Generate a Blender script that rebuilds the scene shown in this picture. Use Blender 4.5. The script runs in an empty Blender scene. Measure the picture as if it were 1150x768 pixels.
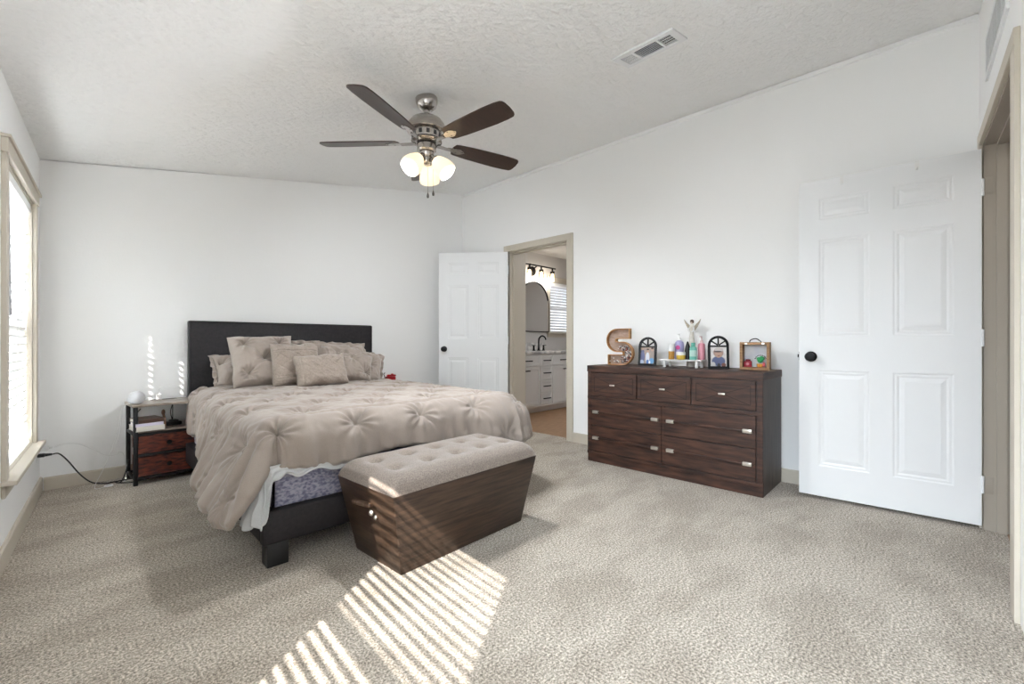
import bpy, bmesh, math, random
from mathutils import Vector, Matrix, noise
random.seed(7)
SC = bpy.context.scene
COL = SC.collection
R = math.radians
PI = math.pi

# ------------------------------------------------------------------ camera, world, sun, exposure
cam_d = bpy.data.cameras.new('camera')
cam_d.sensor_width = 36.0
cam_d.lens = 36.0 * 500.0 / 1150.0
cam_d.clip_start = 0.02
cam = bpy.data.objects.new('camera', cam_d)
COL.objects.link(cam)
cam.location = (0, 0, 1.0)
cam.rotation_euler = (R(90), 0, math.atan2(.689, .7246) - PI / 2)
SC.camera = cam

SC.view_settings.view_transform = 'Standard'
SC.view_settings.look = 'None'
SC.view_settings.gamma = 1.0
SC.view_settings.use_curve_mapping = False
SC.view_settings.exposure = 0.82
SC.cycles.use_denoising = True
SC.cycles.max_bounces = 12
SC.cycles.diffuse_bounces = 8
SC.cycles.transparent_max_bounces = 16
SC.cycles.caustics_reflective = False
SC.cycles.caustics_refractive = False
SC.cycles.sample_clamp_indirect = 6.0

SKY_STRENGTH = 1.8
SUN_STRENGTH = 15.0
FAN_BULB = 8.5
HALL_FILL = 4.0  # power of the fill light added in the unseen hall
BATH_BULB = 2.6
BATH_FILL = 9.0  # power of the hidden fill added in the bathroom
PORTAL = (600.0, 330.0)

world = bpy.data.worlds.new('sky')
SC.world = world
world.use_nodes = True
wn = world.node_tree.nodes
wl = world.node_tree.links
bg = wn['Background']
tc = wn.new('ShaderNodeTexCoord')
sep = wn.new('ShaderNodeSeparateXYZ')
rmp = wn.new('ShaderNodeValToRGB')
rmp.color_ramp.elements[0].position = 0.45
rmp.color_ramp.elements[0].color = (.62, .60, .56, 1)
rmp.color_ramp.elements[1].position = 0.55
rmp.color_ramp.elements[1].color = (.86, .93, 1.0, 1)
mp = wn.new('ShaderNodeMapRange')
mp.inputs['From Min'].default_value = -1
mp.inputs['From Max'].default_value = 1
wl.new(tc.outputs['Generated'], sep.inputs[0])
wl.new(sep.outputs['Z'], mp.inputs['Value'])
wl.new(mp.outputs['Result'], rmp.inputs['Fac'])
wl.new(rmp.outputs['Color'], bg.inputs['Color'])
bg.inputs['Strength'].default_value = SKY_STRENGTH

sun_d = bpy.data.lights.new('sun', 'SUN')
sun_d.energy = SUN_STRENGTH
sun_d.angle = R(0.6)
sun_d.color = (1.0, .95, .88)
sun = bpy.data.objects.new('sun', sun_d)
COL.objects.link(sun)
_el = R(39.5)
_d = Vector((math.cos(_el) * .8423, math.cos(_el) * .539, -math.sin(_el)))
sun.rotation_euler = _d.to_track_quat('-Z', 'Y').to_euler()
sun.location = (-6, -3, 6)


def area(name, loc, direction, sx, sy, power, color=(1, 1, 1)):
    l = bpy.data.lights.new(name, 'AREA')
    l.shape = 'RECTANGLE'
    l.size = sx
    l.size_y = sy
    l.energy = power
    l.color = color
    o = bpy.data.objects.new(name, l)
    COL.objects.link(o)
    o.location = loc
    o.rotation_euler = Vector(direction).to_track_quat('-Z', 'Z').to_euler()
    return o


# ------------------------------------------------------------------ materials
def mat(name, color, rough=.6, metal=0.0, color2=None, scale=20.0, stretch=(1, 1, 1), detail=4.0,
        ramp=(.35, .65), bump=0.0, bump_scale=None, bump_dist=.002, spec=.4, trans=0.0, emit=None, emit_s=0.0,
        sheen=0.0, coords='Object', tex='noise'):
    m = bpy.data.materials.new(name)
    m.use_nodes = True
    nt = m.node_tree
    b = nt.nodes['Principled BSDF']
    b.inputs['Base Color'].default_value = (*color, 1)
    b.inputs['Roughness'].default_value = rough
    b.inputs['Metallic'].default_value = metal
    b.inputs['Specular IOR Level'].default_value = spec
    if sheen:
        b.inputs['Sheen Weight'].default_value = sheen
    if emit:
        b.inputs['Emission Color'].default_value = (*emit, 1)
        b.inputs['Emission Strength'].default_value = emit_s
    tcn = nt.nodes.new('ShaderNodeTexCoord')
    mpn = nt.nodes.new('ShaderNodeMapping')
    mpn.inputs['Scale'].default_value = stretch
    nt.links.new(tcn.outputs[coords], mpn.inputs['Vector'])
    n = nt.nodes.new('ShaderNodeTexNoise')
    n.inputs['Scale'].default_value = scale
    n.inputs['Detail'].default_value = detail
    nt.links.new(mpn.outputs[0], n.inputs['Vector'])
    if color2:
        rp = nt.nodes.new('ShaderNodeValToRGB')
        rp.color_ramp.elements[0].position = ramp[0]
        rp.color_ramp.elements[1].position = ramp[1]
        rp.color_ramp.elements[0].color = (*color, 1)
        rp.color_ramp.elements[1].color = (*color2, 1)
        nt.links.new(n.outputs['Fac'], rp.inputs['Fac'])
        nt.links.new(rp.outputs['Color'], b.inputs['Base Color'])
    if bump:
        n2 = n
        if bump_scale:
            n2 = nt.nodes.new('ShaderNodeTexNoise')
            n2.inputs['Scale'].default_value = bump_scale
            n2.inputs['Detail'].default_value = detail
            nt.links.new(mpn.outputs[0], n2.inputs['Vector'])
        bp = nt.nodes.new('ShaderNodeBump')
        bp.inputs['Strength'].default_value = bump
        bp.inputs['Distance'].default_value = bump_dist
        nt.links.new(n2.outputs['Fac'], bp.inputs['Height'])
        nt.links.new(bp.outputs['Normal'], b.inputs['Normal'])
    if trans:
        out = nt.nodes['Material Output']
        tl = nt.nodes.new('ShaderNodeBsdfTranslucent')
        tl.inputs['Color'].default_value = (*color, 1)
        mx = nt.nodes.new('ShaderNodeMixShader')
        mx.inputs['Fac'].default_value = trans
        nt.links.new(b.outputs[0], mx.inputs[1])
        nt.links.new(tl.outputs[0], mx.inputs[2])
        nt.links.new(mx.outputs[0], out.inputs['Surface'])
    return m


def glass_mat(name, tint=(1, 1, 1), gloss=.06):
    m = bpy.data.materials.new(name)
    m.use_nodes = True
    nt = m.node_tree
    nt.nodes.remove(nt.nodes['Principled BSDF'])
    out = nt.nodes['Material Output']
    t = nt.nodes.new('ShaderNodeBsdfTransparent')
    t.inputs['Color'].default_value = (*tint, 1)
    g = nt.nodes.new('ShaderNodeBsdfGlossy')
    g.inputs['Roughness'].default_value = .03
    mx = nt.nodes.new('ShaderNodeMixShader')
    mx.inputs['Fac'].default_value = gloss
    nt.links.new(t.outputs[0], mx.inputs[1])
    nt.links.new(g.outputs[0], mx.inputs[2])
    nt.links.new(mx.outputs[0], out.inputs['Surface'])
    return m


def carpet_mat():
    m = bpy.data.materials.new('carpet_pile')
    m.use_nodes = True
    nt = m.node_tree
    N, L = nt.nodes, nt.links
    b = N['Principled BSDF']
    b.inputs['Roughness'].default_value = .95
    b.inputs['Specular IOR Level'].default_value = .1
    b.inputs['Sheen Weight'].default_value = .15
    tcn = N.new('ShaderNodeTexCoord')
    fine = N.new('ShaderNodeTexNoise')
    fine.inputs['Scale'].default_value = 120
    fine.inputs['Detail'].default_value = 6
    fine.inputs['Roughness'].default_value = .85
    L.new(tcn.outputs['Object'], fine.inputs['Vector'])
    r1 = N.new('ShaderNodeValToRGB')
    e = r1.color_ramp.elements
    e[0].position, e[0].color = .40, (.105, .088, .067, 1)
    e[1].position, e[1].color = .60, (.80, .715, .61, 1)
    x = e.new(.5)
    x.color = (.385, .338, .28, 1)
    L.new(fine.outputs['Fac'], r1.inputs['Fac'])
    # pile brushed in different directions: broad flat-edged patches along the vacuum strokes
    mpn = N.new('ShaderNodeMapping')
    mpn.inputs['Rotation'].default_value = (0, 0, R(38))
    mpn.inputs['Scale'].default_value = (1.1, 2.2, 1)
    L.new(tcn.outputs['Object'], mpn.inputs['Vector'])
    big = N.new('ShaderNodeTexNoise')
    big.inputs['Scale'].default_value = 2.0
    big.inputs['Detail'].default_value = 5
    big.inputs['Roughness'].default_value = .6
    L.new(mpn.outputs[0], big.inputs['Vector'])
    r2 = N.new('ShaderNodeValToRGB')
    r2.color_ramp.elements[0].position, r2.color_ramp.elements[0].color = .40, (.80, .78, .765, 1)
    r2.color_ramp.elements[1].position, r2.color_ramp.elements[1].color = .56, (1, 1, 1, 1)
    L.new(big.outputs['Fac'], r2.inputs['Fac'])
    mul = N.new('ShaderNodeMix')
    mul.data_type = 'RGBA'
    mul.blend_type = 'MULTIPLY'
    mul.inputs['Factor'].default_value = 1
    L.new(r1.outputs['Color'], mul.inputs['A'])
    L.new(r2.outputs['Color'], mul.inputs['B'])
    L.new(mul.outputs['Result'], b.inputs['Base Color'])
    bp = N.new('ShaderNodeBump')
    bp.inputs['Strength'].default_value = .5
    bp.inputs['Distance'].default_value = .006
    L.new(fine.outputs['Fac'], bp.inputs['Height'])
    L.new(bp.outputs['Normal'], b.inputs['Normal'])
    return m


def fabric_weave(name, c1, c2, scale, bump=.4, dist=.001, sheen=.3):
    return mat(name, c1, .9, 0, c2, scale, (1, 1, 1), 3, (.35, .65), bump, None, dist, .15, sheen=sheen)


M = {}
M['wall'] = mat('wall_paint', (.90, .90, .895), .75, bump=.25, scale=90, bump_dist=.002, spec=.25)
M['ceil'] = mat('ceiling_texture', (.90, .90, .895), .85, bump=1.0, scale=22, stretch=(1, 1.7, 1), detail=5, bump_dist=.016, spec=.2)
M['white_paint'] = mat('white_door_paint', (.80, .81, .82), .42, bump=.12, scale=60, stretch=(6, 6, .4), bump_dist=.001, spec=.4)
M['trim'] = mat('taupe_trim_paint', (.56, .51, .43), .5, bump=.08, scale=40, bump_dist=.001)
M['trim_hall'] = mat('tan_jamb_paint', (.36, .32, .27), .5, bump=.08, scale=40, bump_dist=.001)
M['carpet'] = carpet_mat()
M['oak'] = mat('oak_floor', (.22, .12, .058), .4, 0, (.36, .21, .11), 6, (1.2, 9, 1), 5, (.3, .7), .1, None, .001)
M['black'] = mat('matte_black_metal', (.012, .012, .013), .42, .6, bump=.03, scale=80)
M['black_leather'] = mat('black_leather', (.016, .014, .016), .5, 0, (.024, .021, .023), 60, bump=.25, bump_scale=220, bump_dist=.001, spec=.28)
M['black_plastic'] = mat('black_plastic', (.015, .015, .016), .45, bump=.02, scale=50)
M['white_plastic'] = mat('white_plastic', (.78, .78, .77), .4, bump=.02, scale=50)
M['nickel'] = mat('brushed_nickel', (.50, .47, .44), .24, 1.0, (.40, .375, .35), 30, (1, 1, 14), 3, bump=.05, bump_dist=.0005)
M['blade'] = mat('espresso_blade_wood', (.022, .011, .008), .36, 0, (.050, .026, .017), 8, (1.5, 22, 1), 5, (.3, .7), .06, None, .0005, .5)
M['frosted'] = mat('frosted_lit_glass', (.90, .86, .78), .4, bump=.02, scale=30, trans=.5, emit=(1.0, .86, .64), emit_s=.34)
M['bulb'] = mat('lit_bulb', (1, .9, .7), .4, emit=(1, .80, .52), emit_s=5)
M['comforter'] = fabric_weave('beige_comforter_cotton', (.295, .247, .215), (.325, .275, .24), 350, .12, .0006)
M['sham'] = fabric_weave('beige_sham_cotton', (.33, .28, .245), (.365, .313, .275), 350, .12, .0006)
M['cushion_cloth'] = fabric_weave('taupe_embroidered_cotton', (.285, .235, .20), (.345, .29, .25), 120, .5, .0015)
M['sheet'] = fabric_weave('white_sheet_cotton', (.56, .57, .58), (.62, .63, .64), 300, .1, .0006)
M['linen'] = fabric_weave('oatmeal_linen', (.165, .133, .112), (.285, .236, .20), 210, .5, .0012)
M['tick'] = mat('blue_grey_mattress_ticking', (.17, .17, .25), .8, 0, (.40, .39, .47), 55, (1, 1, 1.6), 4, (.4, .6), .4, None, .002, .2)
M['bench_wood'] = mat('bench_walnut_veneer', (.020, .011, .007), .44, 0, (.068, .039, .024), 5, (1.3, 1.3, 16), 6, (.32, .70), .12, None, .001, .45)
M['dresser_wood'] = mat('dresser_dark_walnut', (.010, .005, .004), .5, 0, (.098, .041, .025), 4, (1.4, 1.4, 11), 6, (.30, .75), .12, None, .001, .45)
M['dresser_side'] = mat('dresser_side_walnut', (.022, .015, .014), .45, 0, (.095, .066, .058), 4, (11, 3, 1.0), 6, (.30, .75), .12, None, .001, .5)
M['groove'] = mat('dark_groove', (.010, .006, .005), .7, scale=30, bump=.02)
M['rustic'] = mat('rustic_red_brown_wood', (.020, .009, .008), .5, 0, (.19, .046, .026), 9, (2.2, 2.2, 8), 7, (.36, .66), .25, None, .001, .35)
M['grey_wood'] = mat('grey_brown_wood', (.17, .13, .10), .32, 0, (.36, .30, .25), 7, (1.5, 14, 6), 6, (.3, .7), .1, None, .0006, .5)
M['frame_steel'] = mat('black_powder_coat', (.018, .018, .020), .5, .3, bump=.03, scale=100)
M['satin'] = mat('satin_handle_metal', (.74, .70, .64), .3, .9, bump=.03, scale=60)
M['raw_wood'] = mat('light_rustic_wood', (.24, .125, .060), .6, 0, (.42, .25, .125), 10, (1.5, 1.5, 9), 5, (.3, .7), .15, None, .001, .3)
M['letter_edge'] = mat('honey_wood', (.36, .17, .060), .5, 0, (.50, .27, .11), 12, (2, 2, 6), 5, (.3, .7), .1, None, .001, .3)
M['letter_back'] = mat('pale_brown_board', (.30, .20, .15), .7, 0, (.44, .33, .27), 25, (1, 1, 4), 5, (.3, .7), .1)
M['grey_fabric'] = fabric_weave('pale_grey_mesh_fabric', (.52, .52, .54), (.70, .70, .72), 420, .3, .0008)
M['cabinet_paint'] = mat('white_cabinet_paint', (.74, .735, .72), .45, bump=.03, scale=40)
M['bath_wall'] = mat('grey_bathroom_paint', (.60, .585, .57), .7, bump=.1, scale=80, bump_dist=.001)
M['marble'] = mat('grey_veined_stone', (.35, .35, .35), .25, 0, (.75, .74, .73), 12, (1, 1, 1), 8, (.35, .6))
M['mirror'] = mat('mirror_silver', (.80, .80, .80), .02, 1.0, scale=5, bump=0)
M['glass'] = glass_mat('window_glass')
M['clear_glass'] = glass_mat('clear_shade_glass', (.98, .95, .9), .12)
M['slat'] = mat('white_blind_slat', (.88, .88, .87), .5, bump=.02, scale=30, trans=.22)
M['slat_bath'] = mat('grey_white_blind_slat', (.66, .66, .68), .5, bump=.02, scale=30, trans=.08)
M['vent_dark'] = mat('vent_shade', (.06, .06, .06), .8, scale=20, bump=.02)  # near-black colour standing in for the shade inside vent openings
M['cable_white'] = mat('white_cable', (.72, .72, .71), .5, bump=.02, scale=60)
M['cable_black'] = mat('black_cable', (.014, .014, .014), .5, bump=.02, scale=60)
M['paper'] = mat('page_paper', (.72, .69, .62), .8, 0, (.80, .77, .70), 60, (1, 1, 30), bump=.1)


def plain(name, c, rough=.45, metal=0.0, c2=None, scale=30, **k):
    return mat(name, c, rough, metal, c2, scale, bump=.03, **k)


# ------------------------------------------------------------------ mesh helpers
class MB:
    def __init__(self):
        self.bm = bmesh.new()
        self.mi = 0

    def _mark(self, faces):
        for f in faces:
            f.material_index = self.mi

    def box(self, c, s, rot=None, bevel=0.0, seg=2):
        m = Matrix.Translation(c)
        if rot is not None:
            m = m @ rot
        m = m @ Matrix.Diagonal((s[0], s[1], s[2], 1))
        r = bmesh.ops.create_cube(self.bm, size=1.0, matrix=m)
        vs = r['verts']
        es = list({e for v in vs for e in v.link_edges})
        fs = list({f for v in vs for f in v.link_faces})
        self._mark(fs)
        if bevel > 0:
            bevel = min(bevel, .45 * min(s))
            rr = bmesh.ops.bevel(self.bm, geom=es, offset=bevel, segments=seg, affect='EDGES', profile=.5)
            self._mark(rr['faces'])
        return self

    def span(self, a, b, bevel=0.0, seg=2):
        c = [(a[i] + b[i]) / 2 for i in range(3)]
        s = [abs(b[i] - a[i]) for i in range(3)]
        return self.box(c, s, None, bevel, seg)

    def lathe(self, prof, n=24, m=Matrix.Identity(4), sx=1.0, sy=1.0):
        rings = []
        for r, z in prof:
            if r < 1e-6:
                rings.append([self.bm.verts.new(m @ Vector((0, 0, z)))])
            else:
                rings.append([self.bm.verts.new(m @ Vector((r * sx * math.cos(2 * PI * i / n), r * sy * math.sin(2 * PI * i / n), z))) for i in range(n)])
        fs = []
        for a, b in zip(rings, rings[1:]):
            for i in range(n):
                j = (i + 1) % n
                if len(a) == 1 and len(b) == 1:
                    continue
                if len(a) == 1:
                    fs.append(self.bm.faces.new((a[0], b[j], b[i])))
                elif len(b) == 1:
                    fs.append(self.bm.faces.new((a[i], a[j], b[0])))
                else:
                    fs.append(self.bm.faces.new((a[i], a[j], b[j], b[i])))
        if len(rings[0]) > 1:
            fs.append(self.bm.faces.new(rings[0][::-1]))
        if len(rings[-1]) > 1:
            fs.append(self.bm.faces.new(rings[-1]))
        self._mark(fs)
        return self

    def cyl(self, a, b, r, n=16, r2=None):
        a, b = Vector(a), Vector(b)
        q = (b - a).to_track_quat('Z', 'Y').to_matrix().to_4x4()
        L = (b - a).length
        return self.lathe([(r, 0), (r if r2 is None else r2, L)], n, Matrix.Translation(a) @ q)

    def tube(self, pts, r, n=8, smooth=6):
        P = [Vector(p) for p in pts]
        if smooth > 1 and len(P) > 2:
            Q = []
            for i in range(len(P) - 1):
                p0 = P[max(i - 1, 0)]
                p1, p2 = P[i], P[i + 1]
                p3 = P[min(i + 2, len(P) - 1)]
                for k in range(smooth):
                    t = k / smooth
                    Q.append(.5 * ((2 * p1) + (p2 - p0) * t + (2 * p0 - 5 * p1 + 4 * p2 - p3) * t * t + (3 * p1 - p0 - 3 * p2 + p3) * t ** 3))
            Q.append(P[-1])
            P = Q
        up = Vector((.13, .27, .95))
        rings = []
        for i, p in enumerate(P):
            t = (P[min(i + 1, len(P) - 1)] - P[max(i - 1, 0)]).normalized()
            x = t.cross(up)
            if x.length < 1e-3:
                x = t.cross(Vector((1, 0, 0)))
            x.normalize()
            y = t.cross(x)
            up = (-y if False else up)
            rings.append([self.bm.verts.new(p + r * (x * math.cos(2 * PI * k / n) + y * math.sin(2 * PI * k / n))) for k in range(n)])
        fs = []
        for a, b in zip(rings, rings[1:]):
            for k in range(n):
                j = (k + 1) % n
                fs.append(self.bm.faces.new((a[k], a[j], b[j], b[k])))
        fs.append(self.bm.faces.new(rings[0][::-1]))
        fs.append(self.bm.faces.new(rings[-1]))
        self._mark(fs)
        return self

    def prism(self, poly, d0, d1, m=Matrix.Identity(4)):
        """polygon in local XY, extruded along local Z from d0 to d1"""
        a = [self.bm.verts.new(m @ Vector((x, y, d0))) for x, y in poly]
        b = [self.bm.verts.new(m @ Vector((x, y, d1))) for x, y in poly]
        n = len(poly)
        fs = [self.bm.faces.new(a[::-1]), self.bm.faces.new(b)]
        for i in range(n):
            j = (i + 1) % n
            fs.append(self.bm.faces.new((a[i], a[j], b[j], b[i])))
        self._mark(fs)
        return self

    def ringprism(self, outer, inner, d0, d1, m=Matrix.Identity(4)):
        """closed band between two outlines with the same number of points"""
        n = len(outer)
        V = lambda pl, d: [self.bm.verts.new(m @ Vector((x, y, d))) for x, y in pl]
        oa, ob, ia, ib = V(outer, d0), V(outer, d1), V(inner, d0), V(inner, d1)
        fs = []
        for i in range(n):
            j = (i + 1) % n
            fs += [self.bm.faces.new(q) for q in ((oa[i], oa[j], ob[j], ob[i]), (ib[i], ib[j], ia[j], ia[i]),
                                                  (ob[i], ob[j], ib[j], ib[i]), (ia[i], ia[j], oa[j], oa[i]))]
        self._mark(fs)
        return self

    def grid(self, f, nu, nv, close_u=False):
        V = [[self.bm.verts.new(f(i / nu, j / nv)) for j in range(nv + 1)] for i in range(nu + (0 if close_u else 1))]
        fs = []
        for i in range(nu):
            k = (i + 1) % len(V)
            for j in range(nv):
                fs.append(self.bm.faces.new((V[i][j], V[k][j], V[k][j + 1], V[i][j + 1])))
        self._mark(fs)
        return self


def link(name, data, parent=None):
    o = bpy.data.objects.new(name, data)
    COL.objects.link(o)
    if parent is not None:
        o.parent = parent
    return o


def obj(name, mb, mats, parent=None, loc=(0, 0, 0), rot=(0, 0, 0), smooth=True, angle=35):
    me = bpy.data.meshes.new(name)
    bmesh.ops.recalc_face_normals(mb.bm, faces=mb.bm.faces[:])
    if smooth:
        lim = R(angle)
        for f in mb.bm.faces:
            f.smooth = True
        for e in mb.bm.edges:
            if len(e.link_faces) == 2 and e.calc_face_angle(0) > lim:
                e.smooth = False
    mb.bm.to_mesh(me)
    mb.bm.free()
    for m in (mats if isinstance(mats, (list, tuple)) else [mats]):
        me.materials.append(m)
    o = link(name, me, parent)
    o.location = loc
    o.rotation_euler = rot
    return o


def tag(o, label, cat, group=None, kind=None):
    o['label'] = label
    o['category'] = cat
    if group:
        o['group'] = group
    if kind:
        o['kind'] = kind
    return o


def thing(name, label, cat, loc=(0, 0, 0), rotz=0.0, group=None, kind=None):
    o = link(name, None)
    o.empty_display_size = .05
    o.location = loc
    o.rotation_euler = (0, 0, rotz)
    return tag(o, label, cat, group, kind)


def copy_tree(o, parent=None):
    c = o.copy()
    COL.objects.link(c)
    if parent is not None:
        c.parent = parent
    for ch in list(o.children):
        copy_tree(ch, c)
    return c


def sstep(a, b, x):
    t = max(0.0, min(1.0, (x - a) / (b - a)))
    return t * t * (3 - 2 * t)


def nz(x, y, z=0.0):
    return noise.noise(Vector((x, y, z)))


def smooth_by_angle(o):
    return o


RX90 = Matrix.Rotation(R(90), 4, 'X')


# ------------------------------------------------------------------ room shell
def ceil_z(x):
    return 2.23 + .1735 * x


XR = 3.66           # inner face of the wall with the dresser
YB = 4.35           # inner face of the wall behind the bed


def struct(name, mb, m, label, cat, parent=None, **k):
    o = obj(name, mb, m, parent, **k)
    return tag(o, label, cat, kind='structure')


b = MB()
b.span((-.56, -.27, -.06), (XR + .12, YB + .1, 0))
struct('floor', b, M['carpet'], 'beige cut-pile carpet over the whole bedroom floor', 'floor', smooth=False)

b = MB()
m = Matrix(((1, 0, 0, 0), (0, 0, -1, 0), (0, 1, 0, 0), (0, 0, 0, 1)))
b.prism([(-.56, ceil_z(-.56)), (XR + .14, ceil_z(XR + .14)), (XR + .14, ceil_z(XR + .14) + .1), (-.56, ceil_z(-.56) + .1)], -YB - .2, .45, m)
struct('ceiling', b, M['ceil'], 'white textured ceiling sloping up to the right', 'ceiling', smooth=False)

# back wall with a hairline crack under the ceiling
b = MB()
b.prism([(-.5, 0), (XR, 0), (XR, ceil_z(XR) - .001), (2.9, ceil_z(2.9) - .002), (-.05, ceil_z(-.05) - .006), (-.5, ceil_z(-.5) - .006)], -YB - .12, -YB, m)
b.prism([(-.5, 0), (XR + .1, 0), (XR + .1, ceil_z(XR + .1) + .03), (-.5, ceil_z(-.5) + .03)], -YB - .16, -YB - .13, m)
struct('wall_back', b, M['wall'], 'white wall behind the bed', 'wall', smooth=False)

# right wall (dresser wall) with the bathroom doorway
DY0, DY1, DZ = 2.71, 3.52, 2.04
b = MB()
for y0, y1, z0 in ((-.18, DY0, 0), (DY1, YB, 0), (DY0, DY1, DZ)):
    b.span((XR, y0, z0), (XR + .14, y1, 3.0))
struct('wall_right', b, M['wall'], 'white wall behind the dresser', 'wall', smooth=False)

# left wall in its own frame: X runs along the wall towards the viewer, Y into the room
LD = Vector((-.0823, -.9966))
LROT = math.atan2(LD.y, LD.x)
LORG = (-.019, YB, 0)
W1, W2 = (.351, 1.30), (3.38, 4.285)
WZ0, WZ1 = .385, 1.845
b = MB()
for s0, s1, z0, z1 in ((0, W1[0], 0, 2.6), (W1[1], W2[0], 0, 2.6), (W2[1], 4.9, 0, 2.6)):
    b.span((s0 - (.12 if s0 == 0 else 0), -.13, z0), (s1, 0, z1))
for w in (W1, W2):
    b.span((w[0], -.13, 0), (w[1], 0, WZ0 - .02))
    b.span((w[0], -.13, WZ1), (w[1], 0, 2.6))
o = struct('wall_left', b, M['wall'], 'white wall with the two tall windows', 'wall', smooth=False)
o.location = LORG
o.rotation_euler = (0, 0, LROT)

# front wall (entry wall), slightly out of square, with the hall doorway
FORG = (3.667, -.18, 0)
FROT = PI + math.atan2(.03, 1)        # X runs towards -x, Y into the hall
HX0, HX1, HZ = .215, 1.19, 2.045      # doorway along the wall, measured from the corner
b = MB()
b.span((-.15, 0, 0), (HX0 - .02, .12, 3.0))
b.span((HX1 + .02, 0, 0), (4.3, .12, 3.0))
b.span((HX0 - .02, 0, HZ + .02), (HX1 + .02, .12, 3.0))
o = struct('wall_front', b, M['wall'], 'white entry wall with the open doorway to the hall', 'wall', smooth=False)
o.location = FORG
o.rotation_euler = (0, 0, FROT)


# baseboards
def baseboard(name, a, c, h, label, face=1):
    a, c = Vector((*a, 0)), Vector((*c, 0))
    L = (c - a).length
    d = (c - a).normalized()
    b = MB()
    mm = Matrix.Translation(a) @ Matrix(((d.x, -d.y * face, 0, 0), (d.y, d.x * face, 0, 0), (0, 0, 1, 0), (0, 0, 0, 1))) @ Matrix.Rotation(R(90), 4, 'Y') @ Matrix.Rotation(R(90), 4, 'Z')
    b.prism([(0, 0), (.014, 0), (.014, h - .008), (.008, h), (0, h)], 0, L, mm)
    return struct(name, b, M['trim'], label, 'baseboard', smooth=False)


def LW(s, y=0.0):     # left wall frame -> world
    n = Vector((.9966, -.0823))
    return (LORG[0] + LD.x * s + n.x * y, LORG[1] + LD.y * s + n.y * y)


baseboard('baseboard_left', LW(4.8), LW(0.0), .095, 'taupe baseboard below the windows', -1)
baseboard('baseboard_back', (0, YB), (XR, YB), .088, 'taupe baseboard behind the bed', -1)
baseboard('baseboard_right', (XR, 2.64), (XR, -.16), .095, 'taupe baseboard behind the dresser', -1)
baseboard('baseboard_right', (XR, YB), (XR, 3.6), .095, 'taupe baseboard behind the bathroom door', -1)

b = MB()
b.prism([(XR, ceil_z(XR) - .002), (XR - .014, ceil_z(XR - .014) - .002), (XR - .012, ceil_z(XR) - .03), (XR, ceil_z(XR) - .036)], -YB, .17, m)
struct('trim_1', b, M['wall'], 'thin white strip along the top of the dresser wall', 'trim', smooth=False)

# bathroom doorway casing and jamb
b = MB()
b.span((XR - .018, DY0 - .08, 0), (XR, DY0 - .012, DZ + .055), .003)
b.span((XR - .018, DY1 + .012, 0), (XR, DY1 + .075, DZ + .055), .003)
b.span((XR - .020, DY0 - .08, DZ - .012), (XR, DY1 + .075, DZ + .056), .003)
struct('trim_2', b, M['trim'], 'taupe casing around the bathroom doorway', 'trim', smooth=False)
b = MB()
b.span((XR, DY0 - .012, 0), (XR + .14, DY0 + .006, DZ), 0)
b.span((XR, DY1 - .006, 0), (XR + .27, DY1 + .012, DZ), 0)
b.span((XR, DY0, DZ - .018), (XR + .14, DY1, DZ), 0)
b.span((XR + .045, DY1 - .018, 0), (XR + .085, DY1 - .006, DZ - .018), 0)
b.span((XR + .045, DY0 + .006, 0), (XR + .085, DY0 + .018, DZ - .018), 0)
b.span((XR + .045, DY0, DZ - .030), (XR + .085, DY1, DZ - .018), 0)
struct('trim_3', b, M['trim'], 'taupe jamb and stops inside the bathroom doorway', 'trim', smooth=False)

# hall doorway casing and jamb (front wall frame)
b = MB()
b.span((HX0 - .075, -.016, 0), (HX0 - .012, 0, HZ + .065), .003)
b.span((HX1 + .012, -.016, 0), (HX1 + .10, 0, HZ + .065), .003)
b.span((HX0 - .075, -.018, HZ + .012), (HX1 + .10, 0, HZ + .075), .003)
o = struct('trim_4', b, M['trim'], 'taupe casing around the hall doorway', 'trim', smooth=False)
o.location, o.rotation_euler = FORG, (0, 0, FROT)
b = MB()
b.span((HX0 - .02, 0, 0), (HX0, .13, HZ))
b.span((HX1, 0, 0), (HX1 + .02, .13, HZ))
b.span((HX0 - .02, 0, HZ), (HX1 + .02, .13, HZ + .02))
b.span((HX0, .048, 0), (HX0 + .013, .085, HZ))
b.span((HX1 - .013, .048, 0), (HX1, .085, HZ))
b.span((HX0, .048, HZ - .013), (HX1, .085, HZ))
o = struct('trim_5', b, M['trim_hall'], 'tan jamb and stops inside the hall doorway', 'trim', smooth=False)
o.location, o.rotation_euler = FORG, (0, 0, FROT)

# hall beyond the doorway
b = MB()
b.span((1.9, -2.2, -.07), (4.4, -.26, -.008))
struct('floor_hall', b, M['oak'], 'strip of brown wood floor in the hall doorway', 'floor', smooth=False)
b = MB()
b.span((3.52, -2.2, 0), (3.62, -.32, 2.5))
b.span((1.8, -2.2, 0), (1.9, -.36, 2.5))
b.span((1.8, -2.3, 0), (3.62, -2.2, 2.5))
struct('wall_hall', b, M['trim_hall'], 'tan hall walls beyond the right-hand doorway', 'wall', smooth=False)
b = MB()
b.span((1.8, -2.3, 2.45), (3.7, -.31, 2.55))
struct('ceiling_hall', b, M['ceil'], 'hall ceiling beyond the right-hand doorway', 'ceiling', smooth=False)
area('hall_fill', (2.75, -1.0, 2.42), (0, 0, -1), .9, .9, HALL_FILL, (1, .96, .9))  # added fill without a fixture, brightens the bedroom through the doorway

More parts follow.
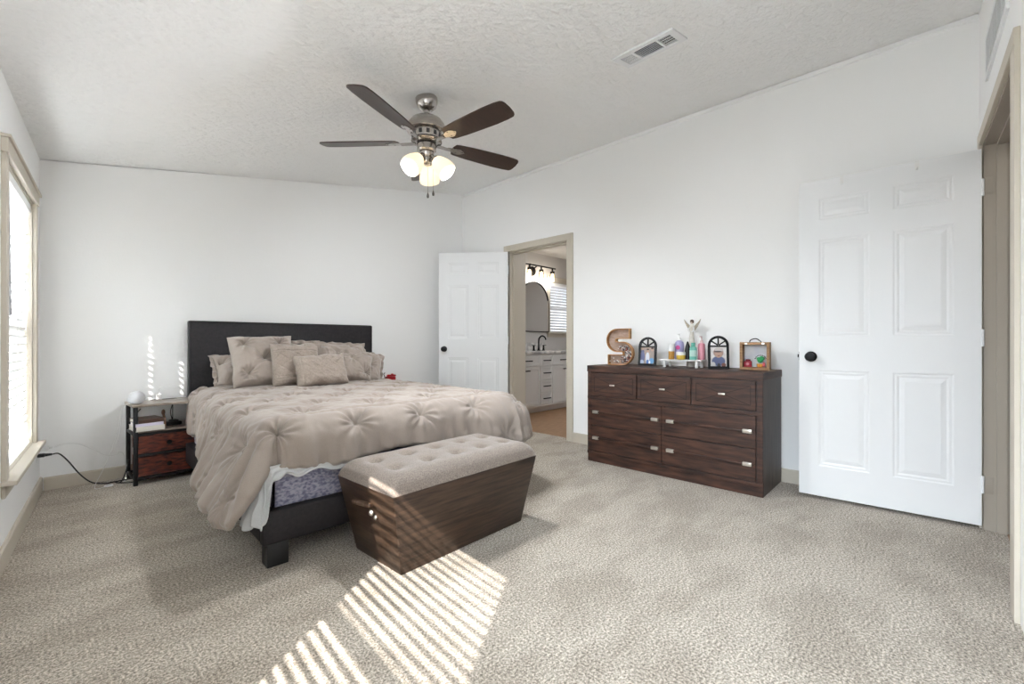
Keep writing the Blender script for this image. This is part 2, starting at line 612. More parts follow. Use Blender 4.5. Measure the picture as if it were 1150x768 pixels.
# bathroom beyond the doorway
BX1, BY1, BZ = 6.9, 4.62, 2.42
BWX0, BWX1, BWZ0, BWZ1 = 5.76, 6.50, 1.16, 2.0
b = MB()
b.span((XR + .10, 1.6, -.06), (BX1, BY1, .002))
struct('floor_bathroom', b, M['oak'], 'brown wood-look floor in the bathroom', 'floor', smooth=False)
b = MB()
b.span((XR + .141, 1.6, BZ), (BX1 + .1, BY1 + .1, BZ + .1))
struct('ceiling_bathroom', b, M['bath_wall'], 'grey bathroom ceiling', 'ceiling', smooth=False)
b = MB()
b.span((XR + .27, BY1, 0), (BWX0, BY1 + .1, BZ))
b.span((BWX1, BY1, 0), (BX1 + .1, BY1 + .1, BZ))
b.span((BWX0, BY1, 0), (BWX1, BY1 + .1, BWZ0))
b.span((BWX0, BY1, BWZ1), (BWX1, BY1 + .1, BZ))
b.span((BX1, 1.6, 0), (BX1 + .1, BY1, BZ))
b.span((XR + .141, 1.5, 0), (BX1 + .1, 1.6, BZ))
b.span((XR + .141, DY1 + .014, 0), (XR + .27, BY1 + .1, BZ))
struct('wall_bathroom', b, M['bath_wall'], 'grey bathroom walls beyond the doorway', 'wall', smooth=False)


area('bathroom_fill', (4.9, 3.0, BZ - .02), (0, 0, -1), .7, .7, BATH_FILL, (.96, .98, 1))  # hidden area light without a fixture, added to brighten the vanity front


# ------------------------------------------------------------------ six-panel doors
def panel_door(w, h, t):
    """leaf in local coords: hinge edge at x=0, leaf along +X, faces at y=0 and y=-t"""
    b = MB()
    st = .105
    cw = (w - 3 * st) / 2
    xs = [0, st, st + cw, 2 * st + cw, w - st, w]
    zs = [0, .19, .80, 1.015, 1.63, 1.75, h - .115, h]

    def face(y, s):
        for i in range(5):
            for j in range(7):
                x0, x1, z0, z1 = xs[i], xs[i + 1], zs[j], zs[j + 1]
                if i in (1, 3) and j in (1, 3, 5):
                    rings = []
                    for ins, dep in ((0, 0), (.008, -.0030), (.018, -.0022), (.028, -.0050), (.052, -.0010)):
                        rings.append([b.bm.verts.new((x, y + s * dep, z)) for x, z in
                                      ((x0 + ins, z0 + ins), (x1 - ins, z0 + ins), (x1 - ins, z1 - ins), (x0 + ins, z1 - ins))])
                    for p, q in zip(rings, rings[1:]):
                        for k in range(4):
                            l = (k + 1) % 4
                            b.bm.faces.new((p[k], p[l], q[l], q[k]))
                    b.bm.faces.new(rings[-1])
                else:
                    b.bm.faces.new([b.bm.verts.new(v) for v in ((x0, y, z0), (x1, y, z0), (x1, y, z1), (x0, y, z1))])
    face(0, 1)
    face(-t, -1)
    for q in (((0, 0, 0), (0, -t, 0), (0, -t, h), (0, 0, h)), ((w, 0, 0), (w, 0, h), (w, -t, h), (w, -t, 0)),
              ((0, 0, h), (0, -t, h), (w, -t, h), (w, 0, h)), ((0, 0, 0), (w, 0, 0), (w, -t, 0), (0, -t, 0))):
        b.bm.faces.new([b.bm.verts.new(v) for v in q])
    bmesh.ops.remove_doubles(b.bm, verts=b.bm.verts[:], dist=1e-5)
    return b


def door_knob(parent, x, z, t):
    b = MB()
    for s, y in ((1, 0), (-1, -t)):
        mm = Matrix.Translation((x, y, z)) @ Matrix.Rotation(R(-90 * s), 4, 'X')
        b.lathe([(.033, 0), (.033, .005), (.027, .010), (.012, .013), (.011, .030), (.020, .036), (.028, .046), (.029, .054), (.024, .063), (.010, .067), (0, .067)], 24, mm)
    o = obj('knob', b, M['black'], parent)
    o['label'] = 'round black knob'
    return o


def hinges(parent, zs, y, t):
    for z in zs:
        b = MB()
        b.cyl((-.004, y, z - .045), (-.004, y, z + .045), .006, 10)
        b.span((-.002, y - t, z - .045), (.0015, y, z + .045))
        obj('hinge', b, M['white_paint'], parent)


# door_1: bathroom door swung into the bedroom
hx, hy = 3.645, 3.530
ax, ay = 3.15, 4.165
ang = math.atan2(ay - hy, ax - hx)
d1 = thing('door_1', 'white six-panel bathroom door standing open beside the bed', 'door', (hx, hy, .02), ang, kind='structure')
obj('door_leaf', panel_door(.80, 2.005, .035), M['white_paint'], d1, loc=(0, .0175, 0), smooth=False)
door_knob(d1, .80 - .065, .90, .035).location = (0, .0175, 0)
hinges(d1, (.2, 1.0, 1.80), .0175, .03)

# door_2: hall door swung open in front of the dresser wall
d2 = thing('door_2', 'white six-panel hall door standing open at the far right', 'door', (3.455, -.178, .022), R(90 + 3.0), kind='structure')
obj('door_leaf', panel_door(.824, 2.005, .035), M['white_paint'], d2, loc=(0, .0175, 0), smooth=False)
door_knob(d2, .824 - .065, .885, .035).location = (0, .0175, 0)
hinges(d2, (.22, 1.0, 1.80), .0175, .03)
b = MB()
b.span((.822, -.012, .86), (.8265, .012, .915))
b.span((.8265, -.006, .877), (.834, .006, .898), .002)
obj('latch', b, M['black'], d2)
for k, x in enumerate((.60, .255)):
    o = thing('door_hook', 'thin white over-door hook on top of the hall door, ' + ('nearer its free edge' if k == 0 else 'nearer its hinges'), 'hook', group='over-door hooks')
    o.parent = None
    o.location = d2.location + Vector((math.cos(R(93)) * x, math.sin(R(93)) * x, 2.005))
    o.rotation_euler = (0, 0, R(93))
    b = MB()
    b.span((-.009, -.0195, .0005), (.009, .0195, .003))
    b.span((-.009, .0178, -.045), (.009, .0198, .003))
    b.span((-.009, -.0198, -.03), (.009, -.0178, .003))
    obj('strap', b, M['white_plastic'], o)
    b = MB()
    b.tube([(0, .020, -.040), (0, .026, -.048), (0, .034, -.044), (0, .036, -.036)], .004, 8)
    obj('peg', b, M['white_plastic'], o)

# strike hardware of the hall jamb: two hinge leaves set in the tan jamb
for z in (.24, 1.83):
    b = MB()
    b.span((HX0, .002, z - .045), (HX0 + .002, .036, z + .045), .0008)
    for dz in (-.028, 0, .028):
        b.cyl((HX0 + .0015, .022, z + dz), (HX0 + .0032, .022, z + dz), .004, 10)
    o = obj('hinge_plate', b, M['trim_hall'])
    o.location, o.rotation_euler = FORG, (0, 0, FROT)
    tag(o, 'painted hinge leaf on the hall jamb near the ' + ('floor' if z < 1 else 'top of the door'), 'hinge', 'hinge leaves on the hall jamb', 'structure')


# ------------------------------------------------------------------ windows and blinds
def window(name, label, s0, s1, z0, z1, org, rotz, depth=.13, casing=M['trim'], sill=True):
    root = thing(name, label, 'window', org, rotz, kind='structure')
    b = MB()
    cw = .062
    b.span((s0 - cw, 0, z0 - .02), (s0, .018, z1 + .005), .003)
    b.span((s1, 0, z0 - .02), (s1 + cw, .018, z1 + .005), .003)
    b.span((s0 - cw - .012, 0, z1), (s1 + cw + .012, .024, z1 + .07), .003)
    b.span((s0 - cw - .018, 0, z1 + .062), (s1 + cw + .018, .034, z1 + .078), .003)
    obj('window_casing', b, casing, root, smooth=False)
    b = MB()
    b.span((s0 - .001, -depth, z0), (s0 + .012, 0, z1))
    b.span((s1 - .012, -depth, z0), (s1 + .001, 0, z1))
    b.span((s0, -depth, z1 - .012), (s1, 0, z1 + .001))
    obj('window_jamb', b, casing, root, smooth=False)
    b = MB()
    b.span((s0 - cw - .02, 0, z0 - .024), (s1 + cw + .02, .052, z0 - .002), .004)
    b.span((s0 + .0005, -depth, z0 - .021), (s1 - .0005, 0, z0 - .002))
    b.span((s0 - cw, 0, z0 - .082), (s1 + cw, .014, z0 - .024), .003)
    obj('window_sill', b, casing, root, smooth=False)
    zm = (z0 + z1) / 2
    for k, (a, c, y) in enumerate(((z0 + .0, zm + .018, -.090), (zm - .018, z1 - .012, -.113))):
        b = MB()
        fw = .034
        b.span((s0 + .012, y - .011, a), (s0 + .012 + fw, y + .011, c))
        b.span((s1 - .012 - fw, y - .011, a), (s1 - .012, y + .011, c))
        b.span((s0 + .012 + fw, y - .011, a), (s1 - .012 - fw, y + .011, a + fw))
        b.span((s0 + .012 + fw, y - .011, c - fw), (s1 - .012 - fw, y + .011, c))
        sash = obj('sash', b, M['white_paint'], root, smooth=False)
        b = MB()
        b.span((s0 + .012 + fw, y - .002, a + fw), (s1 - .012 - fw, y + .002, c - fw))
        obj('glass_pane', b, M['glass'], sash, smooth=False)
    return root


def blind(label, s0, s1, z0, z1, org, rotz, tilt, y=-.035, pitch=.0465, holes=(), wand=None, group=None, bottom_gap=.0, slat='slat'):
    root = thing('venetian_blind', label, 'blind', org, rotz, group)
    b = MB()
    b.span((s0 + .016, y - .028, z1 - .062), (s1 - .016, y + .030, z1 - .013), .003)
    obj('head_rail', b, M['slat'], root, smooth=False)
    b = MB()
    w = .050
    th = .0028
    a0, a1 = s0 + .020, s1 - .020
    z = z1 - .085
    rot = Matrix.Rotation(tilt, 4, 'X')
    cuts = [a0]
    for h in sorted(holes):
        cuts += [h - .007, h + .007]
    cuts.append(a1)
    zend = z0 + .035 + bottom_gap
    while z > zend:
        for k in range(0, len(cuts), 2):
            b.box(((cuts[k] + cuts[k + 1]) / 2, y, z), (cuts[k + 1] - cuts[k], w, th), rot)
        for h in holes:
            for sgn in (-1, 1):
                off = rot @ Vector((0, sgn * .0155, 0))
                b.box((h, y + off.y, z + off.z), (.014, .019, th), rot)
        z -= pitch
    zl = z + pitch
    obj('slats', b, M[slat], root, smooth=False)
    b = MB()
    b.span((a0, y - .026, z0 + .004 + bottom_gap), (a1, y + .026, z0 + .022 + bottom_gap), .004)
    obj('bottom_rail', b, M['slat'], root, smooth=False)
    for q in (.17, .5, .83):
        s = a0 + q * (a1 - a0)
        b = MB()
        for dy in (-.0265, .0265):
            b.cyl((s, y + dy, z0 + .02 + bottom_gap), (s, y + dy, z1 - .05), .0011, 6)
        obj('ladder_cord', b, M['cable_white'], root)
    if wand is not None:
        b = MB()
        b.cyl((wand, y + .036, z1 - .055), (wand, y + .045, z1 - .72), .0045, 10)
        b.cyl((wand, y + .030, z1 - .040), (wand, y + .036, z1 - .056), .003, 8)
        o = obj('tilt_wand', b, plain('grey_wand', (.35, .35, .36)), root)
        o['label'] = 'grey tilt wand'
    return root


window('window_1', 'tall bright window left of the nightstand with taupe casing', W1[0], W1[1], WZ0, WZ1, LORG, LROT)
window('window_2', 'second tall window on the left wall nearer the viewer', W2[0], W2[1], WZ0, WZ1, LORG, LROT)
blind('white slatted blind hanging in the bright window left of the nightstand', W1[0], W1[1], WZ0, WZ1, LORG, LROT, R(62), holes=(W1[0] + .07, W1[0] + .20), wand=W1[1] - .10)
blind('white slatted blind in the second window nearer the viewer', W2[0], W2[1], WZ0, WZ1, LORG, LROT, R(-24))

nL = Vector((.9966, -.0823, 0))
for w in (W1, W2):
    x, y = LW((w[0] + w[1]) / 2, -.95)
    area('window_daylight', (x, y, 2.15), nL + Vector((0, 0, -1.0)), 1.3, 1.3, PORTAL[0 if w is W1 else 1], (.80, .90, 1.0))

# bathroom window: local X along +x, local Y into the room (towards -y): mirror the frame by turning it half a turn
window('window_3', 'small bathroom window with a blind beyond the doorway', -BWX1, -BWX0, BWZ0, BWZ1, (0, BY1, 0), PI, depth=.1, casing=M['trim'])
blind('white slatted blind in the small bathroom window', -BWX1, -BWX0, BWZ0, BWZ1, (0, BY1, 0), PI, R(40), y=-.035, slat='slat_bath')

# ------------------------------------------------------------------ bed
BED = (1.564, 4.312, 0)
BROT = R(-2.0)
bed = thing('upholstered_bed', 'black leather upholstered queen bed frame with a plain headboard', 'bed', BED, BROT)
b = MB()
b.span((-.775, -.075, .10), (.775, -.004, 1.17), .012, 3)
hb = obj('headboard', b, M['black_leather'], bed)
b = MB()
b.span((-.772, -.0775, .10), (.772, -.0745, 1.155), .001)
pts = [(-.776, -.006), (.776, -.006), (.776, -.074), (-.776, -.074)]
b = MB()
b.tube([(-.766, -.078, .12), (-.766, -.078, 1.155), (-.766, -.078, 1.161), (-.758, -.078, 1.161), (.758, -.078, 1.161), (.766, -.078, 1.161), (.766, -.078, 1.155), (.766, -.078, .12)], .004, 6, 1)
obj('piping', b, M['black_leather'], hb)
for s in (-1, 1):
    b = MB()
    b.span((s * .800 - .0275, -2.17, .105), (s * .800 + .0275, -.07, .250), .010, 3)
    obj('side_rail', b, M['black_leather'], bed)
b = MB()
b.span((-.828, -2.215, .100), (.828, -2.16, .250), .012, 3)
obj('footboard', b, M['black_leather'], bed)
for sx in (-1, 1):
    for yy in (-2.17, -1.1, -.05):
        b = MB()
        b.span((sx * .765 - .045, yy - .04, 0), (sx * .765 + .045, yy + .04, .104), .004)
        obj('leg', b, M['black_plastic'], bed)

bs = thing('box_spring', 'blue-grey quilted box spring showing above the black footboard', 'box spring', (0, 0, 0))
bs.location = BED
bs.rotation_euler = (0, 0, BROT)
b = MB()


def quilt_box(x0, x1, y0, y1, z0, z1):
    def sd(px, py, u):    # cushion bulge on the side faces
        return .006 * abs(math.sin(PI * px / .145)) * (.3 + .7 * math.sin(PI * u))
    n = 96
    # foot face
    b.grid(lambda u, v: Vector((x0 + (x1 - x0) * u, y0 - sd(u * (x1 - x0), 0, v) - .006 * math.sin(PI * v), z0 + (z1 - z0) * v)), n, 8)
    b.grid(lambda u, v: Vector((x0 - sd(u * (y1 - y0), 0, v) - .006 * math.sin(PI * v), y1 + (y0 - y1) * u, z0 + (z1 - z0) * v)), n, 8)
    b.grid(lambda u, v: Vector((x1 + sd(u * (y1 - y0), 0, v) + .006 * math.sin(PI * v), y0 + (y1 - y0) * u, z0 + (z1 - z0) * v)), n, 8)
    b.grid(lambda u, v: Vector((x1 + (x0 - x1) * u, y1, z0 + (z1 - z0) * v)), 2, 2)
    b.grid(lambda u, v: Vector((x0 + (x1 - x0) * u, y0 + (y1 - y0) * v, z1)), 2, 2)
    b.grid(lambda u, v: Vector((x0 + (x1 - x0) * u, y1 + (y0 - y1) * v, z0)), 2, 2)


quilt_box(-.765, .765, -2.16, -.085, .20, .415)
obj('quilted_cover', b, M['tick'], bs, angle=80)
b = MB()
for zz in (.205, .412):
    b.tube([(-.767, -.1, zz), (-.767, -2.15, zz), (-.755, -2.168, zz), (.755, -2.168, zz), (.767, -2.15, zz), (.767, -.1, zz)], .006, 6, 1)
obj('edge_tape', b, plain('dark_blue_tape', (.10, .10, .15), .8), bs)

mt = thing('mattress', 'mattress hidden under the beige comforter', 'mattress', BED, BROT)
b = MB()
b.span((-.735, -2.12, .416), (.735, -.095, .610), .07, 5)
obj('mattress_body', b, M['sheet'], mt)

# comforter
LX, LY = .380, .480


def pinch(x, y, hp=.030, sx=LX, sy=LY, seed=0.0, soft=1.0, star=.24, cw=.011):
    al, be = x / sx + y / sy, x / sx - y / sy
    k = 1.0 / math.sqrt(1 / sx ** 2 + 1 / sy ** 2)
    da, db = abs(al - round(al)) * k, abs(be - round(be)) * k
    ca, cb = round(al), round(be)
    qx, qy = (ca + cb) * .5 * sx, (ca - cb) * .5 * sy
    dx, dy = x - qx, y - qy
    r = math.hypot(dx, dy)
    th = math.atan2(dy, dx)
    sc = sx / .38
    near = math.exp(-(r / (.085 * sc)) ** 2)
    wob = nz(x * 6 + seed, y * 6, 1.7)
    h = hp * (sstep(0, .11 * sc, r) ** .7 - 1) * .75
    cr = .30 + .9 * near
    h -= hp * .50 * math.exp(-da / (cw * sc)) * cr * (.8 + .9 * nz(x * 4, y * 4, 3 + seed))
    h -= hp * .50 * math.exp(-db / (cw * sc)) * cr * (.8 + .9 * nz(x * 4 + 9, y * 4, 5 + seed))
    h += hp * star * math.exp(-((r - .050 * sc) / (.060 * sc)) ** 2) * math.cos(11 * th + 3.5 * wob + ca)
    h += hp * .22 * soft * wob + hp * .06 * soft * nz(x * 17, y * 17, seed)
    h += hp * soft * (.22 * (.25 - abs(nz(x * 8 + seed, y * 5 + 2 * wob, 8))) + .13 * (.2 - abs(nz(x * 21, y * 15 + 3 * wob, 6 + seed))))
    return h


CA, CY0, CY1 = .745, -.20, -2.13
CZ = .655


def comforter(u, v):
    # u across (0 left .. 1 right), v along (0 head .. 1 foot)
    U0, U1, V1 = .24, .80, .86
    fx = fy = 0.0
    side = 0
    vv = min(v / V1, 1)
    CL = .690 + .055 * sstep(.1, .8, vv)
    CRT = .655
    if u < U0:
        fx = (U0 - u) / U0
        side = -1
        bx = -CL
    elif u > U1:
        fx = (u - U1) / (1 - U1)
        side = 1
        bx = CRT
    else:
        bx = -CL + (CL + CRT) * (u - U0) / (U1 - U0)
    if v > V1:
        fy = (v - V1) / (1 - V1)
    by = CY0 + (CY1 - CY0) * vv
    rad = max(fx, fy)
    OL = .40 + .125 * sstep(.20, .97, vv) + .015 * math.sin(vv * 19)
    CR = .115
    if side == 1:
        OL = .44
    OF = .310 + .010 * math.sin(bx * 9) + .010 * nz(bx * 3, 0, 0)
    rt = sstep(.15, .655, bx)
    OF += .13 * rt
    if rad < 1e-6:
        ang = 0
    elif fx >= fy:
        ang = (fy / fx) * PI / 4
    else:
        ang = PI / 2 - (fx / fy) * PI / 4
    if side == 1:
        CR = .20
    elif side == 0:
        CR = .125 + .075 * rt
    else:
        CR = .115 + .010 * math.sin(ang)
    ARC = CR * PI / 2
    D = OF + (OL - OF + (.02 if side == -1 else 0) * math.sin(2 * ang)) * (1 - sstep(R(30), R(62), ang)) if fx > 0 else OF
    d = rad * D
    dirx, diry = (side if side else 0) * math.cos(ang), -math.sin(ang)
    if side == 0:
        dirx, diry = 0, -1
    peri = by if ang == 0 else (CY1 - ang * .20 if fx > 0 else CY1 - .31 - (bx + CA))
    X, Y = bx + dirx * d, by + diry * d
    h = pinch(X + .02, Y + 2.245, .030)
    edge = sstep(.05, .30, d)
    h *= 1 - .35 * edge
    fold = edge * (.009 * math.sin(peri * 27 + 2.6 * nz(peri * 3, 0, 4)) + .0055 * math.sin(peri * 64 + d * 7 + 3 * nz(peri * 5, 2, 1)) + .014 * (abs(nz(peri * 16, d * 2.2, 2)) - .2) + .004 * nz(peri * 40, d * 5, 7))
    if side == -1:
        fold += edge * .012 * math.sin(peri * 17 + d * 6 + .5)
    if fx > 0 and side == -1 and fy > 0:
        fold += edge * .020 * math.sin(ang * 9 + .6)
    if d <= 0:
        hor, ver, nh, nv = 0, 0, 0, 1
    elif d < ARC:
        a = d / CR
        hor, ver, nh, nv = CR * math.sin(a), -CR * (1 - math.cos(a)), math.sin(a), math.cos(a)
    else:
        e = d - ARC
        ph = .02
        if side == -1:
            ph = R(3 + 29 * sstep(.15, 1.0, vv)) * (1 - sstep(R(30), R(80), ang))
        elif side == 1:
            ph = R(14)
        elif rt > 0:
            ph = R(2 + 12 * rt)
        hor, ver, nh, nv = CR + math.sin(ph) * e, -CR - math.cos(ph) * e, 1, 0.05
    tuck = .03 * sstep(.90, 1.0, rad) ** 2
    hor += nh * (h + fold) - tuck
    z = CZ + ver + nv * (h + .4 * fold)
    if d <= 0:
        z += .012 * math.cos(bx * 1.9) - .02 * (1 - sstep(0, .10, vv))
    return Vector((bx + dirx * hor, by + diry * hor, max(z, .05)))


b = MB()
b.grid(comforter, 340, 330)
cf = obj('comforter', b, M['comforter'], None, BED, (0, 0, BROT), angle=180)
sm = cf.modifiers.new('thickness', 'SOLIDIFY')
sm.thickness = .014
sm.offset = -1
tag(cf, 'beige pinch-pleated comforter spread over the bed', 'comforter')

# white sheet peeking out at the near bed corner
b = MB()


def sheet(u, v):
    P = [(-.900, -2.165), (-.893, -2.200), (-.872, -2.232), (-.838, -2.247), (-.80, -2.250), (-.74, -2.248), (-.66, -2.245), (-.54, -2.240), (-.40, -2.236)]
    t = u * (len(P) - 1)
    i = min(int(t), len(P) - 2)
    f = t - i
    x = P[i][0] * (1 - f) + P[i + 1][0] * f
    y = P[i][1] * (1 - f) + P[i + 1][1] * f
    low = .20 + .20 * sstep(.40, .53, u) + .012 * math.sin(u * 33)
    top = .458
    z = top + (low - top) * v
    w = .012 * math.sin(u * 46 + 3 * v) * v * (1 - sstep(.60, .72, u)) + .004 * math.sin(v * 15 + u * 9)
    k = 1 - sstep(.25, .45, u)
    return Vector((x - w * k + .05 * (1 - v) * k, y + w * (1 - k) + .012 * (1 - v), z))


b.grid(sheet, 120, 24)
sh = obj('bed_sheet', b, M['sheet'], None, BED, (0, 0, BROT), angle=180)
sm = sh.modifiers.new('thickness', 'SOLIDIFY')
sm.thickness = .003
tag(sh, 'white sheet hanging out below the comforter at the near bed corner', 'sheet')


# ------------------------------------------------------------------ pillows
def pillow(name, label, W, Hh, T, base, yaw, lean, roll, m, style='pleat', seed=0, flange=0.0, group='pillows on the bed'):
    n = 90

    def side(s):
        def f(u, v):
            a, c = 2 * u - 1, 2 * v - 1
            conc = .055
            x = W / 2 * a * (1 - conc * math.cos(PI * c / 2) * abs(a) ** 3)
            z = Hh / 2 * c * (1 - conc * math.cos(PI * a / 2) * abs(c) ** 3)
            g = max(0.0, (1 - a ** 4) * (1 - c ** 4))
            t = T / 2 * g ** .55 + .0035
            h = 0
            wr = .006 * nz(a * 3 + seed, c * 3, s) + .0025 * nz(a * 9 + seed, c * 9, s + 4)
            if style == 'pleat':
                h = (pinch(x + seed * .13, z + .05 + seed * .07, .046, .25, .25, seed, 1.0, .09, .016) + .014) * min(1, g * 2.2)
            elif style == 'strip':
                k = 0.0
                if c > .45:
                    k = -.010 * math.exp(-((c - .62) / .03) ** 2)
                if -.62 < c < .55:
                    for q in (-1, 1):
                        w = (a * q * .9 + c * 1.1 + .15) / .62
                        k -= .007 * math.exp(-(abs(w - round(w)) / .06))
                if c < -.5:
                    w = c / .12
                    k -= .005 * math.exp(-(abs(w - round(w)) / .18))
                h = k * min(1, g * 2)
            elif style == 'embroid':
                w1, w2 = (a * 3.1 + c * 2.2), (a * 3.1 - c * 2.2)
                k = .004 * (math.exp(-abs(w1 - round(w1)) / .08) + math.exp(-abs(w2 - round(w2)) / .08)) * (.5 + .8 * abs(nz(a * 6, c * 6, 2)))
                k -= .005 * math.exp(-((a + .78) / .03) ** 2)
                h = k * min(1, g * 2)
            x += .008 * nz(c * 2.3 + seed, 1, a) * abs(a)
            z += .010 * nz(a * 2.3 + seed, 5, c) * abs(c)
            # slump: bottom fuller than the top
            t *= 1 + .12 * (-c)
            return Vector((x, s * (t + h + wr * min(1, g * 3)), z + Hh / 2))
        return f
    b = MB()
    b.grid(side(-1), n, n)
    b.grid(lambda u, v: side(1)(1 - u, v), n, n)
    bmesh.ops.remove_doubles(b.bm, verts=b.bm.verts[:], dist=.0005)
    if not flange:
        o = obj(name, b, m, None, angle=180)
        root = o
    else:
        root = link(name, None)
        obj('pillow_body', b, m, root, angle=180)
        b = MB()

        def ruf(q, v):
            p = q * 4
            i = int(p) % 4
            f = p - int(p)
            cs = [(-1, -1), (1, -1), (1, 1), (-1, 1)]
            a0, a1 = cs[i], cs[(i + 1) % 4]
            a = a0[0] + (a1[0] - a0[0]) * f
            c = a0[1] + (a1[1] - a0[1]) * f
            conc = .055
            x = W / 2 * a * (1 - conc * math.cos(PI * c / 2))
            z = Hh / 2 * c * (1 - conc * math.cos(PI * a / 2))
            L = math.hypot(a, c)
            e = flange * v * (1 + .12 * math.sin(q * 90 + seed))
            return Vector((x + e * a / L * 1.1, .010 * v * math.sin(q * 150 + seed), z + e * c / L * 1.1 + Hh / 2))
        b.grid(ruf, 200, 3, close_u=True)
        fl = obj('flange', b, m, root, angle=180)
        sd = fl.modifiers.new('thickness', 'SOLIDIFY')
        sd.thickness = .004
        sd.offset = 0
    root.location = base
    root.rotation_euler = (Matrix.Rotation(yaw, 3, 'Z') @ Matrix.Rotation(-lean, 3, 'X') @ Matrix.Rotation(roll, 3, 'Y')).to_euler()
    tag(root, label, 'pillow', group)
    return root


ZT = .665
pillow('throw_pillow', 'big square beige pleated pillow at the left, in front of the headboard', .46, .42, .17, (1.195, 3.745, ZT - .005), R(-4), R(24), R(-2), M['sham'], 'pleat', 1)
pillow('bed_pillow', 'beige pillow leaning low behind the big square one at the far left', .62, .36, .15, (1.215, 3.930, ZT - .02), R(4), R(54), R(8), M['sham'], 'pleat', 2, .03)
pillow('throw_pillow', 'square taupe pillow with a stitched top band, centre of the row', .36, .345, .14, (1.365, 3.600, ZT - .01), R(-3), R(20), R(1.5), M['cushion_cloth'], 'strip', 3)
pillow('throw_pillow', 'small oblong embroidered pillow at the very front of the row', .39, .255, .13, (1.500, 3.440, ZT - .005), R(-6), R(20), R(-3), M['cushion_cloth'], 'embroid', 4)
pillow('bed_pillow', 'ruffle-edged pillow whose top shows behind the centre pillow', .42, .33, .14, (1.47, 3.94, ZT + .005), R(0), R(12), R(1), M['sham'], 'pleat', 5, .028)
pillow('bed_pillow', 'wide ruffled pillow right of centre, against the headboard', .45, .345, .17, (1.865, 3.855, ZT - .01), R(0), R(22), R(2.5), M['sham'], 'pleat', 6, .028)
pillow('throw_pillow', 'small square pleated pillow standing right of the embroidered one', .30, .26, .13, (1.85, 3.66, ZT - .01), R(-14), R(24), R(9), M['sham'], 'pleat', 7)
pillow('bed_pillow', 'rumpled pleated pillow at the far right end of the row', .42, .33, .17, (1.955, 3.80, ZT - .03), R(-10), R(32), R(15), M['sham'], 'pleat', 8, .024)

# ------------------------------------------------------------------ storage bench
BNC = (1.438, 1.846, 0)
bench = thing('storage_bench', 'dark wood storage bench with tufted beige top at the foot of the bed', 'bench', BNC, R(1.5))
b = MB()
tb = [(-.392, -.182), (.392, -.182), (.392, .190), (-.392, .190)]
tt = [(-.470, -.243), (.452, -.243), (.452, .226), (-.470, .226)]
z0, z1 = .002, .368
V = [b.bm.verts.new((x, y, z0)) for x, y in tb] + [b.bm.verts.new((x, y, z1)) for x, y in tt]
for f in ((3, 2, 1, 0), (4, 5, 6, 7), (0, 1, 5, 4), (1, 2, 6, 5), (2, 3, 7, 6), (3, 0, 4, 7)):
    b.bm.faces.new([V[i] for i in f])
bmesh.ops.bevel(b.bm, geom=b.bm.edges[:], offset=.004, segments=2, affect='EDGES', profile=.5)
obj('bench_box', b, M['bench_wood'], bench)
b = MB()


def cush(u, v):
    a, c = 2 * u - 1, 2 * v - 1
    cx, hx_ = (tt[0][0] + tt[1][0]) / 2, (tt[1][0] - tt[0][0]) / 2
    cy, hy_ = (tt[0][1] + tt[2][1]) / 2, (tt[2][1] - tt[0][1]) / 2
    # rounded rectangular cushion: profile by distance to the rim
    ex, ey = (1 - abs(a)) * hx_, (1 - abs(c)) * hy_
    rr = .075
    ax_ = min(ex / rr, 1)
    ay_ = min(ey / rr, 1)
    q = math.sqrt(max(0, 1 - (1 - ax_) ** 2)) * math.sqrt(max(0, 1 - (1 - ay_) ** 2))
    z = .078 * q ** .8
    x, y = cx + a * hx_ * .997, cy + c * hy_ * .997
    for i in range(5):
        for j in range(2):
            bx_ = cx + (i - 2) * .175 + (.0 if j == 0 else .0)
            by_ = cy + (j - .5) * .165
            r = math.hypot(x - bx_, y - by_)
            z -= .017 * math.exp(-(r / .030) ** 2) + .006 * math.exp(-(r / .07) ** 2)
    z += .006 * math.cos(a * PI / 2) * math.cos(c * PI / 2) + .0012 * nz(x * 20, y * 20)
    return Vector((x, y, z1 + max(z, 0)))


b.grid(cush, 140, 80)
obj('seat_cushion', b, M['linen'], bench, angle=180)
for i in range(5):
    for j in range(2):
        b = MB()
        x, y = -.009 + (i - 2) * .175, -.0085 + (j - .5) * .165
        b.lathe([(.0, 0), (.009, .001), (.011, .003), (.007, .006), (0, .007)][::1], 12, Matrix.Translation((x, y, z1 + .058)))
        obj('tuft_button', b, M['linen'], bench)
b = MB()
# handle on the left end: slanted plate normal
hz = .265
hx0 = -.392 - (.470 - .392) * hz / .366
b.box((hx0 - .014, .015, hz + .018), (.022, .150, .020), Matrix.Rotation(R(-6), 4, 'X'), .007, 3)
obj('pull_handle', b, mat('worn_handle_wood', (.075, .042, .026), .4, 0, (.16, .095, .06), 12, (1, 6, 1), bump=.05), bench)
b = MB()
for y in (-.075,):
    b.lathe([(0, 0), (.012, .001), (.013, .006), (.008, .012), (0, .013)], 14, Matrix.Translation((hx0 - .017, y, hz)) @ Matrix.Rotation(R(-90), 4, 'Y'))
    b.lathe([(0, 0), (.010, .001), (.011, .005), (.006, .010), (0, .011)], 14, Matrix.Translation((hx0 + .003, y, hz - .026)) @ Matrix.Rotation(R(-90), 4, 'Y'))
o = obj('handle_stud', b, M['satin'], bench)
o['label'] = 'bright metal stud'

# ------------------------------------------------------------------ nightstands
NS = (.618, 4.170, 0)


